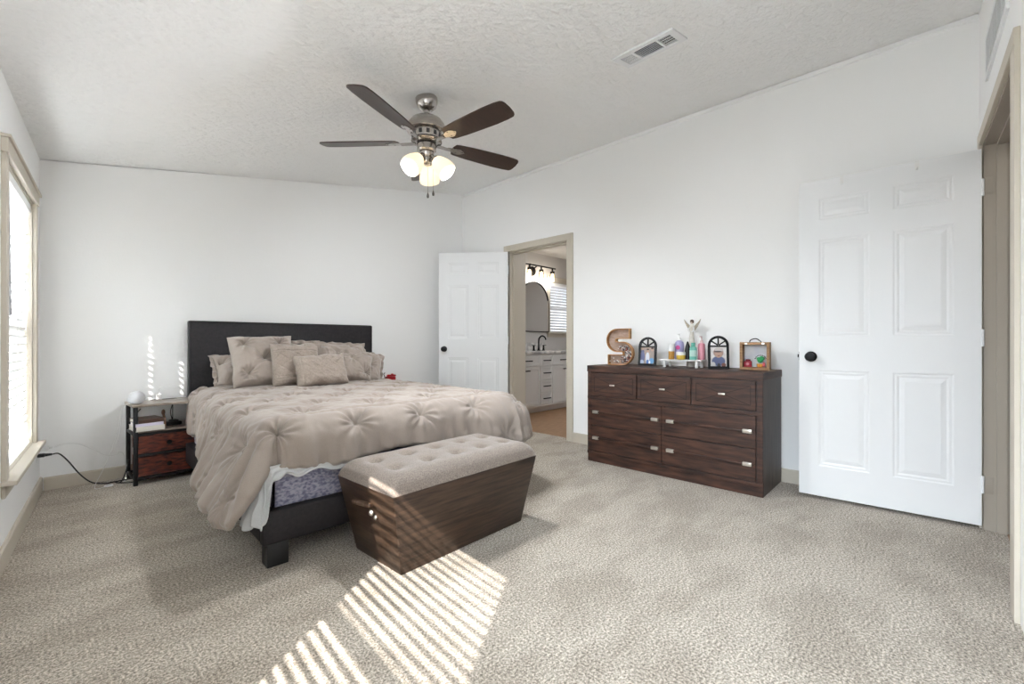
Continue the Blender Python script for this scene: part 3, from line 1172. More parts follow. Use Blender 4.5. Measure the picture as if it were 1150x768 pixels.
def nightstand(label, loc, rz):
    t = thing('nightstand', label, 'nightstand', loc, rz, 'bedside nightstands')
    w, d, h = .370, .270, .545
    f = MB()
    for sx in (-1, 1):
        for sy in (-1, 1):
            f.span((sx * w / 2 - .012, sy * d / 2 - .012, 0), (sx * w / 2 + .012, sy * d / 2 + .012, h), .002)
    for z in (.045, .205, .352):
        f.span((-w / 2, -d / 2 - .010, z - .009), (w / 2, -d / 2 + .010, z + .009), .002)
    for sx in (-1, 1):
        for z in (.045, .352):
            f.span((sx * w / 2 - .009, -d / 2, z - .009), (sx * w / 2 + .009, d / 2, z + .009), .002)
    f.span((-w / 2, d / 2 - .008, .036), (w / 2, d / 2 + .008, .054), .002)
    obj('metal_frame', f, M['frame_steel'], t)
    f = MB()
    f.span((-w / 2 - .020, -d / 2 - .018, h), (w / 2 + .020, d / 2 + .018, h + .018), .002)
    obj('tabletop', f, M['grey_wood'], t, smooth=False)
    f = MB()
    f.span((-w / 2 + .004, -d / 2 - .004, .361), (w / 2 - .004, d / 2, .374), .002)
    obj('shelf', f, M['grey_wood'], t, smooth=False)
    for z0_, z1_ in ((.058, .193), (.217, .340)):
        f = MB()
        f.span((-w / 2 + .014, -d / 2 - .008, z0_), (w / 2 - .014, -d / 2 + .006, z1_), .002)
        f.span((-w / 2 + .020, -d / 2 + .006, z0_ + .01), (w / 2 - .020, d / 2 - .02, z1_ - .02), 0)
        dr = obj('drawer', f, M['rustic'], t, smooth=False)
        f = MB()
        f.lathe([(.007, 0), (.007, .012), (.014, .016), (.016, .021), (.013, .027), (0, .029)], 16, Matrix.Translation((0, -d / 2 - .008, (z0_ + z1_) / 2)) @ Matrix.Rotation(R(90), 4, 'X'))
        obj('knob', f, M['black'], dr)
    f = MB()
    f.span((-.06, d / 2 - .045, h + .0175), (.10, d / 2 + .004, h + .0195), .001)
    o = obj('outlet_strip', f, M['black_plastic'], t)
    o['label'] = 'black charging strip set into the top'
    return t


ns = nightstand('small nightstand with two red-brown drawers left of the bed', NS, R(2.5))
ns2 = nightstand('matching nightstand mostly hidden behind the right side of the bed', (2.62, 4.165, 0), R(0))

# ------------------------------------------------------------------ dresser
DX, DW0, DW1, DH = 3.168, .800, 2.130, .803
dr = thing('dresser', 'wide dark walnut dresser with silver handles against the right wall', 'dresser', (DX, DW0, 0), R(0))
WID = DW1 - DW0
DD = 3.640 - DX
b = MB()
b.span((.010, .012, .085), (DD, WID - .012, .755))       # carcass core
b.span((.014, 0, .0), (DD, .030, .76), .002)
b.span((.014, WID - .030, 0), (DD, WID, .76), .002)
carc = obj('carcass', b, M['dresser_side'], dr, smooth=False)
b = MB()
b.span((-.004, -.004, .752), (DD + .004, WID + .004, DH), .003)
obj('top_panel', b, M['dresser_wood'], dr, smooth=False)
b = MB()
b.span((.006, -.001, .0), (.024, WID + .001, .085), .002)
b.span((-.004, -.002, .066), (.02, WID + .002, .090), .002)
b.span((-.002, .0, .525), (.02, WID, .548), .002)
b.span((.000, .0, .085), (.02, .034, .753), .002)
b.span((.000, WID - .034, .085), (.02, WID, .753), .002)
b.span((.000, WID / 2 - .010, .085), (.02, WID / 2 + .010, .53), .001)
obj('face_frame', b, M['dresser_wood'], dr, smooth=False)
# three small drawers with an X inlay
inner0, inner1 = .040, WID - .040
dw = (inner1 - inner0 - .02) / 3
for k in range(3):
    y0 = inner0 + k * (dw + .010)
    y1 = y0 + dw
    z0_, z1_ = .556, .744
    b = MB()
    b.span((-.006, y0, z0_), (.014, y1, z1_), .003)
    d_ = obj('small_drawer', b, M['dresser_wood'], dr, smooth=False)
    b = MB()
    yc, zc = (y0 + y1) / 2, (z0_ + z1_) / 2
    iy, iz = dw / 2 - .030, .062
    for (ya, za, yb, zb) in ((-iy, -iz, iy, -iz), (iy, -iz, iy, iz), (iy, iz, -iy, iz), (-iy, iz, -iy, -iz), (-iy, -iz, iy, iz), (-iy, iz, iy, -iz)):
        L_ = math.hypot(yb - ya, zb - za)
        an = math.atan2(zb - za, yb - ya)
        b.box((-.0058, yc + (ya + yb) / 2, zc + (za + zb) / 2), (.0016, L_, .0042), Matrix.Rotation(an, 4, 'X'))
    obj('inlay_lines', b, M['groove'], d_, smooth=False)
    b = MB()
    b.span((-.024, yc - .022, zc - .006), (-.016, yc + .022, zc + .006), .002)
    b.cyl((-.018, yc - .012, zc), (-.005, yc - .012, zc), .004, 8)
    b.cyl((-.018, yc + .012, zc), (-.005, yc + .012, zc), .004, 8)
    obj('handle', b, M['satin'], d_)
# four large drawers, each of two planks with a long bar between end clamps
for ky, (y0, y1) in enumerate(((.040, WID / 2 - .012), (WID / 2 + .012, WID - .040))):
    for kz, (z0_, z1_) in enumerate(((.098, .305), (.312, .519))):
        b = MB()
        zm = z0_ + (z1_ - z0_) * .52
        b.span((-.006, y0, z0_), (.014, y1, zm - .002), .0025)
        b.span((-.006, y0, zm + .002), (.014, y1, z1_), .0025)
        b.span((.000, y0 + .001, zm - .004), (.014, y1 - .001, zm + .004))
        d_ = obj('drawer', b, M['dresser_wood'], dr, smooth=False)
        b = MB()
        b.span((-.022, y0 + .03, zm - .006), (-.008, y1 - .03, zm + .006), .002)
        obj('handle_bar', b, M['dresser_wood'], d_)
        for ya in (y0 + .020, y1 - .075):
            b = MB()
            b.span((-.025, ya, zm - .012), (-.005, ya + .055, zm + .012), .002)
            obj('handle_clamp', b, M['satin'], d_)

# ------------------------------------------------------------------ things on the dresser (front faces look towards -x)
TZ = DH + .001


def facing(y, x, yaw=0.0):
    """frame with local X running to the viewer's right (-y), local Y away from the viewer (+x)"""
    return (x, y, TZ), R(-90) + yaw


# letter S shadow box
loc, rz = facing(1.952, 3.395, R(4))
s_root = thing('letter_decoration', 'wooden letter S shadow box filled with stones on the dresser', 'decoration', loc, rz)
def arc(cx, cy, r, a0, a1, n):
    return [(cx + r * math.cos(R(a0 + (a1 - a0) * i / n)), cy + r * math.sin(R(a0 + (a1 - a0) * i / n))) for i in range(n + 1)]


HS = .31
spine = [(.094, HS - .044)] + arc(-.020, .2105, .0555, 90, 270, 16) + arc(.022, .0995, .0555, 90, -90, 16) + [(-.106, .044)]


def offset(sp, h, endext):
    P = [Vector(p) for p in sp]
    Lf, Rt = [], []
    for i, p in enumerate(P):
        t = (P[min(i + 1, len(P) - 1)] - P[max(i - 1, 0)]).normalized()
        nrm = Vector((-t.y, t.x))
        q = p.copy()
        if i == 0:
            q = p - t * endext
        if i == len(P) - 1:
            q = p + t * endext
        Lf.append(tuple(q + nrm * h))
        Rt.append(tuple(q - nrm * h))
    return Lf, Rt


mS = Matrix.Rotation(R(90), 4, 'X')      # local XY polygon -> XZ plane, depth along -Y
b = MB()
lo, ro = offset(spine, .044, 0)
li, ri = offset(spine, .037, -.007)
b.ringprism(lo + ro[::-1], li + ri[::-1], -.022, .022, mS)
obj('rim', b, M['letter_edge'], s_root, smooth=False)
b = MB()
for i in range(len(li) - 1):
    q = [li[i], li[i + 1], ri[i + 1], ri[i]]
    b.prism(q, -.021, -.016, mS)
obj('back_board', b, M['letter_back'], s_root, smooth=False)
b = MB()
rs = random.Random(3)
for k in range(230):
    t = rs.uniform(.50, 1.0)
    i = t * (len(spine) - 1)
    i0 = min(int(i), len(spine) - 2)
    f = i - i0
    cx = spine[i0][0] * (1 - f) + spine[i0 + 1][0] * f + rs.uniform(-.026, .026)
    cz = spine[i0][1] * (1 - f) + spine[i0 + 1][1] * f + rs.uniform(-.028, .028)
    if cz < .012 or (cx < -.02 and cz > .062) or cz > .165:
        continue
    b.mi = rs.choice((0, 0, 1, 1, 2, 3))
    b.box((cx, rs.uniform(-.008, .014), cz), (rs.uniform(.007, .012),) * 3, Matrix.Rotation(rs.uniform(0, 3), 4, Vector((rs.random(), rs.random(), rs.random() + .1)).normalized()), .0025, 1)
st = obj('stones', b, [plain('pale_stone', (.72, .70, .68)), plain('dark_stone', (.05, .04, .04)), plain('red_stone', (.30, .09, .06)), plain('grey_stone', (.35, .34, .36))], s_root)
st['kind'] = 'stuff'


# arched photo frames
def photo_material(name, back, shapes):
    """a print: soft-edged ellipses of colour (cx, cz, rx, rz, colour) laid over a mottled backdrop"""
    mm = bpy.data.materials.new(name)
    mm.use_nodes = True
    nt = mm.node_tree
    N, L = nt.nodes, nt.links
    bs_ = N['Principled BSDF']
    bs_.inputs['Roughness'].default_value = .35
    tcn = N.new('ShaderNodeTexCoord')
    no = N.new('ShaderNodeTexNoise')
    no.inputs['Scale'].default_value = 45
    L.new(tcn.outputs['Object'], no.inputs['Vector'])
    rp = N.new('ShaderNodeValToRGB')
    rp.color_ramp.elements[0].position, rp.color_ramp.elements[0].color = .42, (*back[0], 1)
    rp.color_ramp.elements[1].position, rp.color_ramp.elements[1].color = .58, (*back[1], 1)
    L.new(no.outputs['Fac'], rp.inputs['Fac'])
    cur = rp.outputs['Color']
    for cx, cz, rx, rz_, col in shapes:
        mp_ = N.new('ShaderNodeMapping')
        mp_.vector_type = 'POINT'
        mp_.inputs['Location'].default_value = (-cx / rx, 0, -cz / rz_)
        mp_.inputs['Scale'].default_value = (1 / rx, 0, 1 / rz_)
        L.new(tcn.outputs['Object'], mp_.inputs['Vector'])
        ln = N.new('ShaderNodeVectorMath')
        ln.operation = 'LENGTH'
        L.new(mp_.outputs[0], ln.inputs[0])
        mr_ = N.new('ShaderNodeMapRange')
        mr_.inputs['From Min'].default_value = .85
        mr_.inputs['From Max'].default_value = 1.05
        mr_.inputs['To Min'].default_value = 1
        mr_.inputs['To Max'].default_value = 0
        L.new(ln.outputs['Value'], mr_.inputs['Value'])
        mx = N.new('ShaderNodeMix')
        mx.data_type = 'RGBA'
        L.new(mr_.outputs['Result'], mx.inputs['Factor'])
        L.new(cur, mx.inputs['A'])
        mx.inputs['B'].default_value = (*col, 1)
        cur = mx.outputs['Result']
    L.new(cur, bs_.inputs['Base Color'])
    return mm


def arch_frame(label, y, x, yaw, w, h, pmat):
    loc, rz = facing(y, x, yaw)
    t = thing('photo_frame', label, 'picture frame', loc, rz, 'arched photo frames on the dresser')
    t.rotation_euler = (R(-7), 0, rz)
    rx = w / 2
    zc = h - rx

    def outl(r, bot):
        return [(-r, bot)] + [(-r, zc)] + [(r * math.cos(R(180 - a)), zc + r * math.sin(R(180 - a))) for a in range(12, 180, 12)] + [(r, zc), (r, bot)]
    b = MB()
    b.ringprism(outl(rx, 0), outl(rx - .017, .018), -.008, .008, mS)
    b.box((0, 0, zc - .006), (2 * rx - .03, .014, .010))
    for a in (35, 90, 145):
        mid = Vector((math.cos(R(a)), 0, math.sin(R(a)))) * (rx * .52)
        b.box((mid.x, 0, zc + mid.z), (rx * .95, .012, .009), Matrix.Rotation(-R(a), 4, 'Y'))
    obj('frame', b, M['black'], t, smooth=False)
    b = MB()
    b.span((-rx + .012, -.003, .014), (rx - .012, .000, zc - .006))
    obj('photo', b, pmat, t, smooth=False)
    b = MB()
    b.box((0, .030, h * .33), (.035, .004, h * .66), Matrix.Rotation(R(14), 4, 'X'))
    obj('easel_back', b, M['black_plastic'], t, smooth=False)
    return t


skin = (.45, .29, .22)
ph1 = photo_material('colour_snapshot', [(.42, .31, .24), (.30, .24, .22)], [
    (-.042, .115, .016, .022, (.07, .08, .16)), (-.040, .070, .020, .055, (.10, .11, .22)), (-.041, .140, .009, .012, skin), (-.045, .030, .018, .020, (.40, .45, .58)),
    (.002, .065, .017, .050, (.62, .64, .70)), (.002, .122, .010, .013, skin), (.003, .136, .011, .008, (.08, .05, .04)), (.004, .032, .012, .020, (.05, .14, .42)),
    (.042, .075, .019, .048, (.30, .25, .22)), (.040, .132, .010, .013, skin), (.040, .145, .012, .008, (.06, .04, .03)), (.038, .040, .020, .026, (.10, .28, .52)), (.020, .030, .008, .012, (.72, .74, .78))])
ph2 = photo_material('portrait_snapshot', [(.60, .57, .56), (.70, .68, .67)], [
    (0, .055, .048, .040, (.09, .11, .22)), (-.036, .030, .016, .020, (.52, .50, .48)), (.034, .028, .016, .016, (.18, .07, .05)), (.002, .020, .012, .022, (.03, .03, .04)),
    (0, .118, .036, .036, (.36, .24, .20)), (0, .108, .024, .028, skin), (.004, .140, .030, .018, (.52, .48, .47)), (-.004, .126, .030, .006, (.08, .06, .06)), (.002, .095, .010, .004, (.30, .12, .10))])
arch_frame('black arched frame holding a crowded colour photo, beside the letter', 1.722, 3.425, R(6), .150, .238, ph1)
arch_frame('black arched frame holding a close-up portrait, right of the white riser', 1.150, 3.405, R(26), .142, .243, ph2)

# white riser shelf
loc, rz = facing(1.425, 3.43)
riser = thing('display_riser', 'low white riser stand carrying the toiletries on the dresser', 'riser', loc, rz)
b = MB()
b.span((-.165, -.065, .050), (.160, .065, .060), .003)
obj('shelf', b, M['white_plastic'], riser)
for sx in (-.125, .125):
    for sy in (-.05, .05):
        b = MB()
        b.cyl((sx, sy, 0), (sx, sy, .050), .011, 12, .009)
        obj('leg', b, M['white_plastic'], riser)
RZ = TZ + .061


def bottle(name, label, y, x, prof, m, parts=(), cat='bottle', sx=1, sy=1, z=None):
    t = thing(name, label, cat, (x, y, RZ if z is None else z), R(-90))
    b = MB()
    b.lathe(prof, 24, sx=sx, sy=sy)
    obj('body', b, m, t)
    for nm, fn, mm in parts:
        b = MB()
        fn(b)
        obj(nm, b, mm, t)
    return t


def pump(z, r=.014):
    def f(b):
        b.lathe([(r, z), (r, z + .016), (.006, z + .020), (.004, z + .022), (.004, z + .045), (0, z + .045)], 14)
        b.box((0, -.014, z + .047), (.010, .040, .007), None, .003)
    return f


purple = plain('lavender_plastic', (.36, .34, .56), .3)
gold = plain('amber_liquid_plastic', (.50, .26, .060), .25)
bottle('pump_bottle', 'lavender pump bottle with a pink round emblem, behind the gold one', 1.462, 3.452, [(.032, 0), (.036, .004), (.036, .115), (.030, .135), (.016, .146), (.012, .148)], purple,
       [('pump', pump(.148, .012), M['white_plastic']), ('emblem', lambda b: b.lathe([(0, 0), (.017, 0), (.017, .0015), (0, .0015)], 20, Matrix.Translation((.004, -.0362, .092)) @ Matrix.Rotation(R(90), 4, 'X')), plain('pink_emblem', (.55, .07, .25)))])
bottle('spray_bottle', 'white and gold cylinder bottle at the left end of the riser', 1.497, 3.385, [(.020, 0), (.022, .003), (.022, .062), (.0215, .064)], gold,
       [('upper_sleeve', lambda b: b.lathe([(.0225, .063), (.0225, .118), (.019, .122), (0, .122)], 24), M['white_plastic'])])
bottle('cream_jar', 'squat yellow jar with a white lid on the riser', 1.420, 3.380, [(.027, 0), (.031, .004), (.033, .025), (.033, .034), (0, .034)], plain('yellow_jar_plastic', (.62, .42, .06), .3),
       [('lid', lambda b: b.lathe([(.034, .034), (.034, .056), (.031, .059), (0, .059)], 28), M['white_plastic'])], 'jar')
bottle('cone_diffuser', 'tall black pointed cone ornament standing on the riser', 1.392, 3.440, [(.026, 0), (.026, .006), (.024, .02), (.022, .07), (.016, .105), (.006, .135), (0, .142)], M['black_plastic'], [], 'ornament')
aqua = plain('mint_plastic', (.16, .46, .38), .3)
bottle('lotion_bottle', 'mint green bottle with a pale label, right of the black cone', 1.335, 3.405, [(.024, 0), (.027, .004), (.027, .088), (.024, .096), (.014, .101)], aqua,
       [('cap', lambda b: b.lathe([(.0155, .100), (.0155, .128), (.013, .130), (0, .130)], 18), plain('green_cap', (.10, .38, .30))),
        ('label_patch', lambda b: b.lathe([(.0274, .025), (.0274, .072)], 24), plain('pale_label', (.45, .64, .58)))], sx=1, sy=.8)
bottle('pump_bottle', 'pink pump bottle at the right end of the riser', 1.292, 3.455, [(.023, 0), (.026, .004), (.026, .112), (.022, .122), (.012, .128)], plain('pink_plastic', (.60, .25, .30), .3),
       [('pump', pump(.128, .012), plain('pale_pink_cap', (.72, .52, .52)))])
# angel statue behind the riser
an = thing('angel_figurine', 'slim white angel figurine with raised wings behind the bottles', 'figurine', (3.555, 1.405, TZ), R(-90))
b = MB()
b.lathe([(.040, 0), (.042, .006), (.036, .05), (.028, .14), (.020, .22), (.014, .270), (.017, .300), (.020, .318), (.012, .335), (.007, .345), (.0, .348)], 20)
obj('robe', b, mat('ivory_resin', (.72, .69, .62), .5, 0, (.58, .54, .47), 40, bump=.1), an)
b = MB()
b.lathe([(0, 0), (.008, .002), (.013, .012), (.011, .024), (0, .030)], 16, Matrix.Translation((0, 0, .340)))
hd = obj('head', b, plain('resin_skin', (.66, .55, .45)), an)
b = MB()
b.lathe([(.0135, .0), (.0155, .010), (.013, .024), (0, .030)], 16, Matrix.Translation((0, .003, .346)))
obj('hair', b, plain('dark_brown_resin', (.10, .06, .04)), hd)
for s in (-1, 1):
    b = MB()
    poly = [(.004, .300), (.022, .330), (.045, .352), (.066, .378), (.058, .350), (.042, .318), (.020, .286)]
    b.prism([(s * x, z) for x, z in poly], -.004, .002, mS)
    obj('wing', b, plain('bronze_wing', (.38, .33, .25), .5), an, smooth=False).location = (0, .010, 0)
    b = MB()
    b.tube([(s * .016, -.004, .312), (s * .022, -.016, .290), (s * .008, -.020, .276)], .005, 8)
    obj('arm', b, M['white_plastic'], an)

# wooden shadow box with a handle
loc, rz = facing(.925, 3.475, R(8))
bx_ = thing('shadow_box', 'open-front wooden shadow box with a cord handle at the right end of the dresser', 'shadow box', loc, rz)
bw, bh, bd = .185, .195, .10
b = MB()
t_ = .018
b.span((-bw / 2, -bd / 2, 0), (-bw / 2 + t_, bd / 2, bh), .001)
b.span((bw / 2 - t_, -bd / 2, 0), (bw / 2, bd / 2, bh), .001)
b.span((-bw / 2 + t_, -bd / 2, 0), (bw / 2 - t_, bd / 2, t_), .001)
b.span((-bw / 2 + t_, -bd / 2, bh - t_), (bw / 2 - t_, bd / 2, bh), .001)
obj('box_frame', b, M['raw_wood'], bx_, smooth=False)
b = MB()
b.span((-bw / 2 + t_, bd / 2 - .012, t_), (bw / 2 - t_, bd / 2 - .004, bh - t_))
obj('back_panel', b, mat('pale_picture_back', (.66, .67, .72), .6, 0, (.78, .77, .76), 14, bump=.02), bx_, smooth=False)
b = MB()
b.tube([(-.036, 0, bh - .002), (-.030, 0, bh + .014), (-.006, 0, bh + .024), (.016, 0, bh + .020), (.040, 0, bh - .002)], .0035, 8)
obj('cord_handle', b, M['black_plastic'], bx_)
for s in (-.052, .054):
    b = MB()
    b.span((s - .008, -bd / 2 - .002, bh - .016), (s + .008, -bd / 2, bh - .004), .0008)
    obj('metal_clip', b, M['satin'], bx_, smooth=False)

ctr = Vector(loc)
fx_, fy_ = Vector((math.cos(rz), math.sin(rz), 0)), Vector((-math.sin(rz), math.cos(rz), 0))


def inbox(dx, dy, dz=t_ + .0005):
    return ctr + fx_ * dx + fy_ * dy + Vector((0, 0, dz))


o = thing('gift_box', 'small dark red box inside the wooden shadow box', 'box', inbox(-.046, -.004), rz)
b = MB()
b.span((-.024, -.018, 0), (.024, .018, .042), .004)
obj('carton', b, plain('crimson_card', (.34, .010, .030)), o)
b = MB()
b.lathe([(0, 0), (.010, 0), (.010, .001), (0, .001)], 16, Matrix.Translation((0, -.018, .022)) @ Matrix.Rotation(R(90), 4, 'X'))
obj('printed_seal', b, plain('pink_seal', (.62, .25, .28)), o)
b = MB()
b.span((-.014, -.012, .042), (.016, .014, .054), .004)
obj('bow', b, plain('dark_red_bow', (.22, .008, .020)), o)
o = thing('toy_bouquet', 'small bright toy tree in red, yellow and green inside the shadow box', 'ornament', inbox(.036, -.002), rz)
b = MB()
b.lathe([(.016, 0), (.022, .022), (.020, .024), (0, .024)], 14, Matrix.Translation((-.006, 0, 0)))
obj('pot', b, plain('yellow_pot', (.66, .30, .05)), o)
b = MB()
b.span((.010, -.012, .004), (.026, .010, .034), .005)
obj('side_block', b, plain('coral_block', (.60, .10, .12)), o)
b = MB()
for dx, dz, r in ((-.006, .048, .019), (.010, .060, .014), (-.016, .060, .012), (.002, .068, .012)):
    b.lathe([(0, -r), (r * .7, -r * .7), (r, 0), (r * .7, r * .7), (0, r)], 12, Matrix.Translation((dx, 0, dz)))
obj('foliage_ball', b, mat('bright_green', (.015, .26, .075), .5, 0, (.05, .42, .15), 60, bump=.3), o)
b = MB()
for k in range(9):
    a = R(20 + 140 * k / 8)
    b.box((-.002 + .036 * math.cos(a), .004, .050 + .034 * math.sin(a)), (.009, .004, .006), Matrix.Rotation(a, 4, 'Y'), .001, 1)
obj('leaf_wreath', b, M['black_plastic'], o)

# ------------------------------------------------------------------ things on the nightstand
NZ = .563 + .001
o = thing('smart_speaker', 'round pale grey fabric speaker on the left end of the nightstand', 'speaker', (.452, 4.10, NZ))
b = MB()
b.lathe([(.026, 0), (.036, .004), (.047, .018), (.050, .038), (.046, .060), (.034, .077), (.018, .086), (0, .088)], 32)
obj('fabric_shell', b, M['grey_fabric'], o)
b = MB()
b.lathe([(0, 0), (.024, 0), (.030, .004), (.030, .006), (0, .006)], 24)
obj('base_ring', b, plain('grey_rubber', (.35, .35, .36)), o)
NZs = .564
o = thing('charger_block', 'small white charger cube plugged into the nightstand top', 'charger', (.60, 4.262, NZs + .0015), R(2))
b = MB()
b.span((-.019, -.016, 0), (.019, .016, .040), .004)
obj('cube_body', b, M['white_plastic'], o)
b = MB()
b.span((-.004, -.005, .040), (.004, .005, .054), .002)
obj('cable_plug', b, M['white_plastic'], o)
b = MB()
b.tube([(.60, 4.262, NZs + .054), (.607, 4.262, NZs + .085), (.65, 4.255, NZs + .098), (.71, 4.245, NZs + .092), (.745, 4.235, NZs + .06), (.752, 4.225, NZs + .012), (.74, 4.20, NZs + .004), (.68, 4.18, NZs + .003)], .0016, 6)
tag(obj('charging_cable', b, M['cable_white']), 'thin white cable looping up from the charger cube on the nightstand', 'cable')
b = MB()
b.tube([(.495, 4.13, NZs + .025), (.52, 4.15, NZs + .034), (.55, 4.18, NZs + .028), (.560, 4.20, NZs + .006), (.585, 4.235, NZs + .004)], .0016, 6)
tag(obj('speaker_cable', b, M['cable_white']), 'short pale cable behind the round speaker', 'cable')

SZ = .3745


def book(label, c, w, d, h, rz, mcover, z):
    t = thing('book', label, 'book', (c[0], c[1], z), rz, 'books on the nightstand shelf')
    b = MB()
    b.span((-w / 2 + .003, -d / 2, .003), (w / 2 - .003, d / 2 - .002, h - .003))
    obj('pages', b, M['paper'], t, smooth=False)
    b = MB()
    b.span((-w / 2, -d / 2 - .002, 0), (w / 2, d / 2, .003))
    b.span((-w / 2, -d / 2 - .002, h - .003), (w / 2, d / 2, h))
    b.span((-w / 2, -d / 2 - .003, .0005), (w / 2, -d / 2, h - .0005))
    obj('cover', b, mcover, t, smooth=False)
    return t


book('thick cream book at the bottom of the shelf stack', (.510, 4.11), .16, .20, .034, R(6), plain('cream_cover', (.68, .64, .58)), SZ)
book('white and lilac book in the middle of the shelf stack', (.510, 4.11), .155, .19, .020, R(3), plain('lilac_white_cover', (.64, .60, .72)), SZ + .0345)
book('brown leather-look book on top of the shelf stack', (.512, 4.112), .15, .18, .026, R(10), plain('brown_cover', (.10, .055, .040)), SZ + .055)
b = MB()
b.span((-.05, -.035, 0), (.05, .035, .026), .008)
b.span((-.02, -.03, .026), (.03, .025, .04), .008)
t = obj('power_adapter', b, M['black_plastic'], None, (.672, 4.18, SZ), (0, 0, R(12)))
tag(t, 'black lump of adapter and cable on the nightstand shelf', 'adapter')
t = thing('paddle_brush', 'brown handled brush leaning upright beside the books on the shelf', 'brush', (.617, 4.13, SZ), R(4))
b = MB()
b.tube([(0, 0, 0), (.002, .01, .045), (-.004, .02, .09)], .008, 10)
obj('handle', b, plain('brown_brush_wood', (.20, .10, .055)), t)
b = MB()
b.lathe([(0, -.022), (.010, -.014), (.012, 0), (.010, .014), (0, .022)], 14, Matrix.Translation((-.004, .022, .105)), sy=.6)
obj('head', b, plain('brown_brush_head', (.15, .075, .045)), t)
b = MB()
b.tube([(.675, 4.205, SZ + .034), (.665, 4.225, SZ + .09), (.685, 4.262, SZ + .15), (.69, 4.295, .50), (.69, 4.302, .36), (.68, 4.305, .06), (.62, 4.312, .008)], .003, 8)
tag(obj('adapter_cord', b, M['cable_black']), 'black cord rising from the adapter on the nightstand shelf', 'cord')
# cloth tie dangling at the right front corner of the nightstand
b = MB()
b.tube([(.798, 4.02, .535), (.802, 4.005, .50), (.792, 3.995, .46), (.788, 3.99, .40), (.776, 3.985, .345), (.785, 3.975, .318), (.800, 3.972, .312)], .004, 6)
b.lathe([(0, -.03), (.014, -.018), (.017, 0), (.011, .02), (0, .032)], 10, Matrix.Translation((.797, 4.00, .500)))
tag(obj('cloth_tie', b, M['sham']), 'beige cloth tie dangling at the right corner of the nightstand', 'tie')

# red item on the far nightstand
t = thing('red_trinket', 'small dark red trinket just showing beyond the right end of the pillows', 'trinket', (2.52, 4.165, NZ))
b = MB()
b.span((-.05, -.03, 0), (.05, .03, .075), .012)
b.span((-.015, -.026, .075), (.055, .026, .092), .008)
obj('body', b, plain('dark_red_plastic', (.30, .010, .015)), t)
b = MB()
b.lathe([(.018, 0), (.022, .008), (.014, .018), (0, .020)], 14, Matrix.Translation((-.020, 0, .075)))
b.lathe([(.012, 0), (.015, .006), (0, .012)], 14, Matrix.Translation((.02, 0, .092)))
obj('knob', b, plain('red_knob', (.42, .015, .02)), t)
b = MB()
b.tube([(2.43, 4.20, NZ + .006), (2.425, 4.19, NZ + .08), (2.40, 4.18, NZ + .125), (2.375, 4.17, NZ + .16), (2.372, 4.165, NZ + .185)], .0045, 8)
b.tube([(2.455, 4.17, NZ + .004), (2.452, 4.165, NZ + .07), (2.438, 4.16, NZ + .10), (2.452, 4.16, NZ + .115)], .004, 8)
tag(obj('lamp_cord', b, M['cable_black']), 'curled black cord just right of the rightmost pillow', 'cord')

# ------------------------------------------------------------------ wall outlet with plugs below the far window, and the cords
t = thing('wall_outlet', 'white double outlet on the left wall below the window sill', 'outlet', (*LW(.19, 0), .295), LROT)
b = MB()
b.span((-.038, 0, -.058), (.038, .005, .058), .002)
obj('cover_plate', b, M['white_plastic'], t)
t = thing('usb_adapter', 'white plug in the upper socket below the window sill', 'plug', (*LW(.19, .0055), .315), LROT)
b = MB()
b.span((-.017, 0, -.014), (.017, .052, .014), .004)
obj('plug_body', b, M['white_plastic'], t)
b = MB()
b.span((-.007, .052, -.005), (.007, .068, .005), .002)
obj('cable_tip', b, M['white_plastic'], t)
t = thing('cord_plug', 'black plug in the lower socket below the window sill', 'plug', (*LW(.19, .0055), .272), LROT)
b = MB()
b.span((-.015, 0, -.011), (.015, .034, .011), .004)
b.lathe([(.010, 0), (.007, .03), (.004, .035)], 10, Matrix.Translation((0, .034, 0)) @ Matrix.Rotation(R(-90), 4, 'X'))
obj('plug_body', b, M['black_plastic'], t)

px_, py_ = LW(.19, .075)
b = MB()
b.tube([(px_, py_, .272), (px_ + .03, py_ + .005, .268), (px_ + .075, 4.20, .20), (px_ + .13, 4.215, .10), (px_ + .19, 4.22, .030), (px_ + .26, 4.22, .008), (.33, 4.225, .008), (.36, 4.225, .008), (.40, 4.215, .012), (.44, 4.20, .016), (.47, 4.24, .012), (.50, 4.29, .010)], .0042, 8)
tag(obj('appliance_cable', b, M['cable_black']), 'black power cord running from the plug down along the baseboard', 'cord')
b = MB()
b.tube([(.35, 4.20, .007), (.38, 4.19, .010), (.41, 4.235, .075), (.425, 4.285, .14), (.43, 4.305, .20), (.43, 4.312, .28), (.44, 4.312, .36), (.46, 4.312, .44), (.50, 4.312, .50)], .0036, 8)
b.tube([(.35, 4.20, .007), (.37, 4.165, .008), (.42, 4.12, .008), (.47, 4.13, .008), (.53, 4.15, .008)], .0036, 8)
tag(obj('extension_cord', b, M['cable_black']), 'black cord looping beside the left nightstand leg', 'cord')
b = MB()
b.tube([(px_ + .01, py_, .315), (px_ + .05, 4.20, .322), (px_ + .12, 4.21, .31), (px_ + .2, 4.23, .25), (px_ + .26, 4.26, .20), (px_ + .32, 4.29, .185), (.38, 4.31, .20), (.405, 4.31, .17), (.415, 4.30, .06), (.41, 4.25, .006), (.39, 4.2, .005), (.44, 4.19, .008), (.5, 4.2, .006)], .0019, 6)
tag(obj('charger_cable', b, M['cable_white']), 'thin white cable curving from the white plug towards the nightstand', 'cable')
b = MB()
b.tube([(.395, 4.06, .567), (.378, 4.055, .560), (.368, 4.06, .52), (.355, 4.08, .40), (.33, 4.11, .28), (.29, 4.13, .15), (.245, 4.14, .04), (.24, 4.13, .006), (.26, 4.12, .004), (.29, 4.14, .005)], .0019, 6)
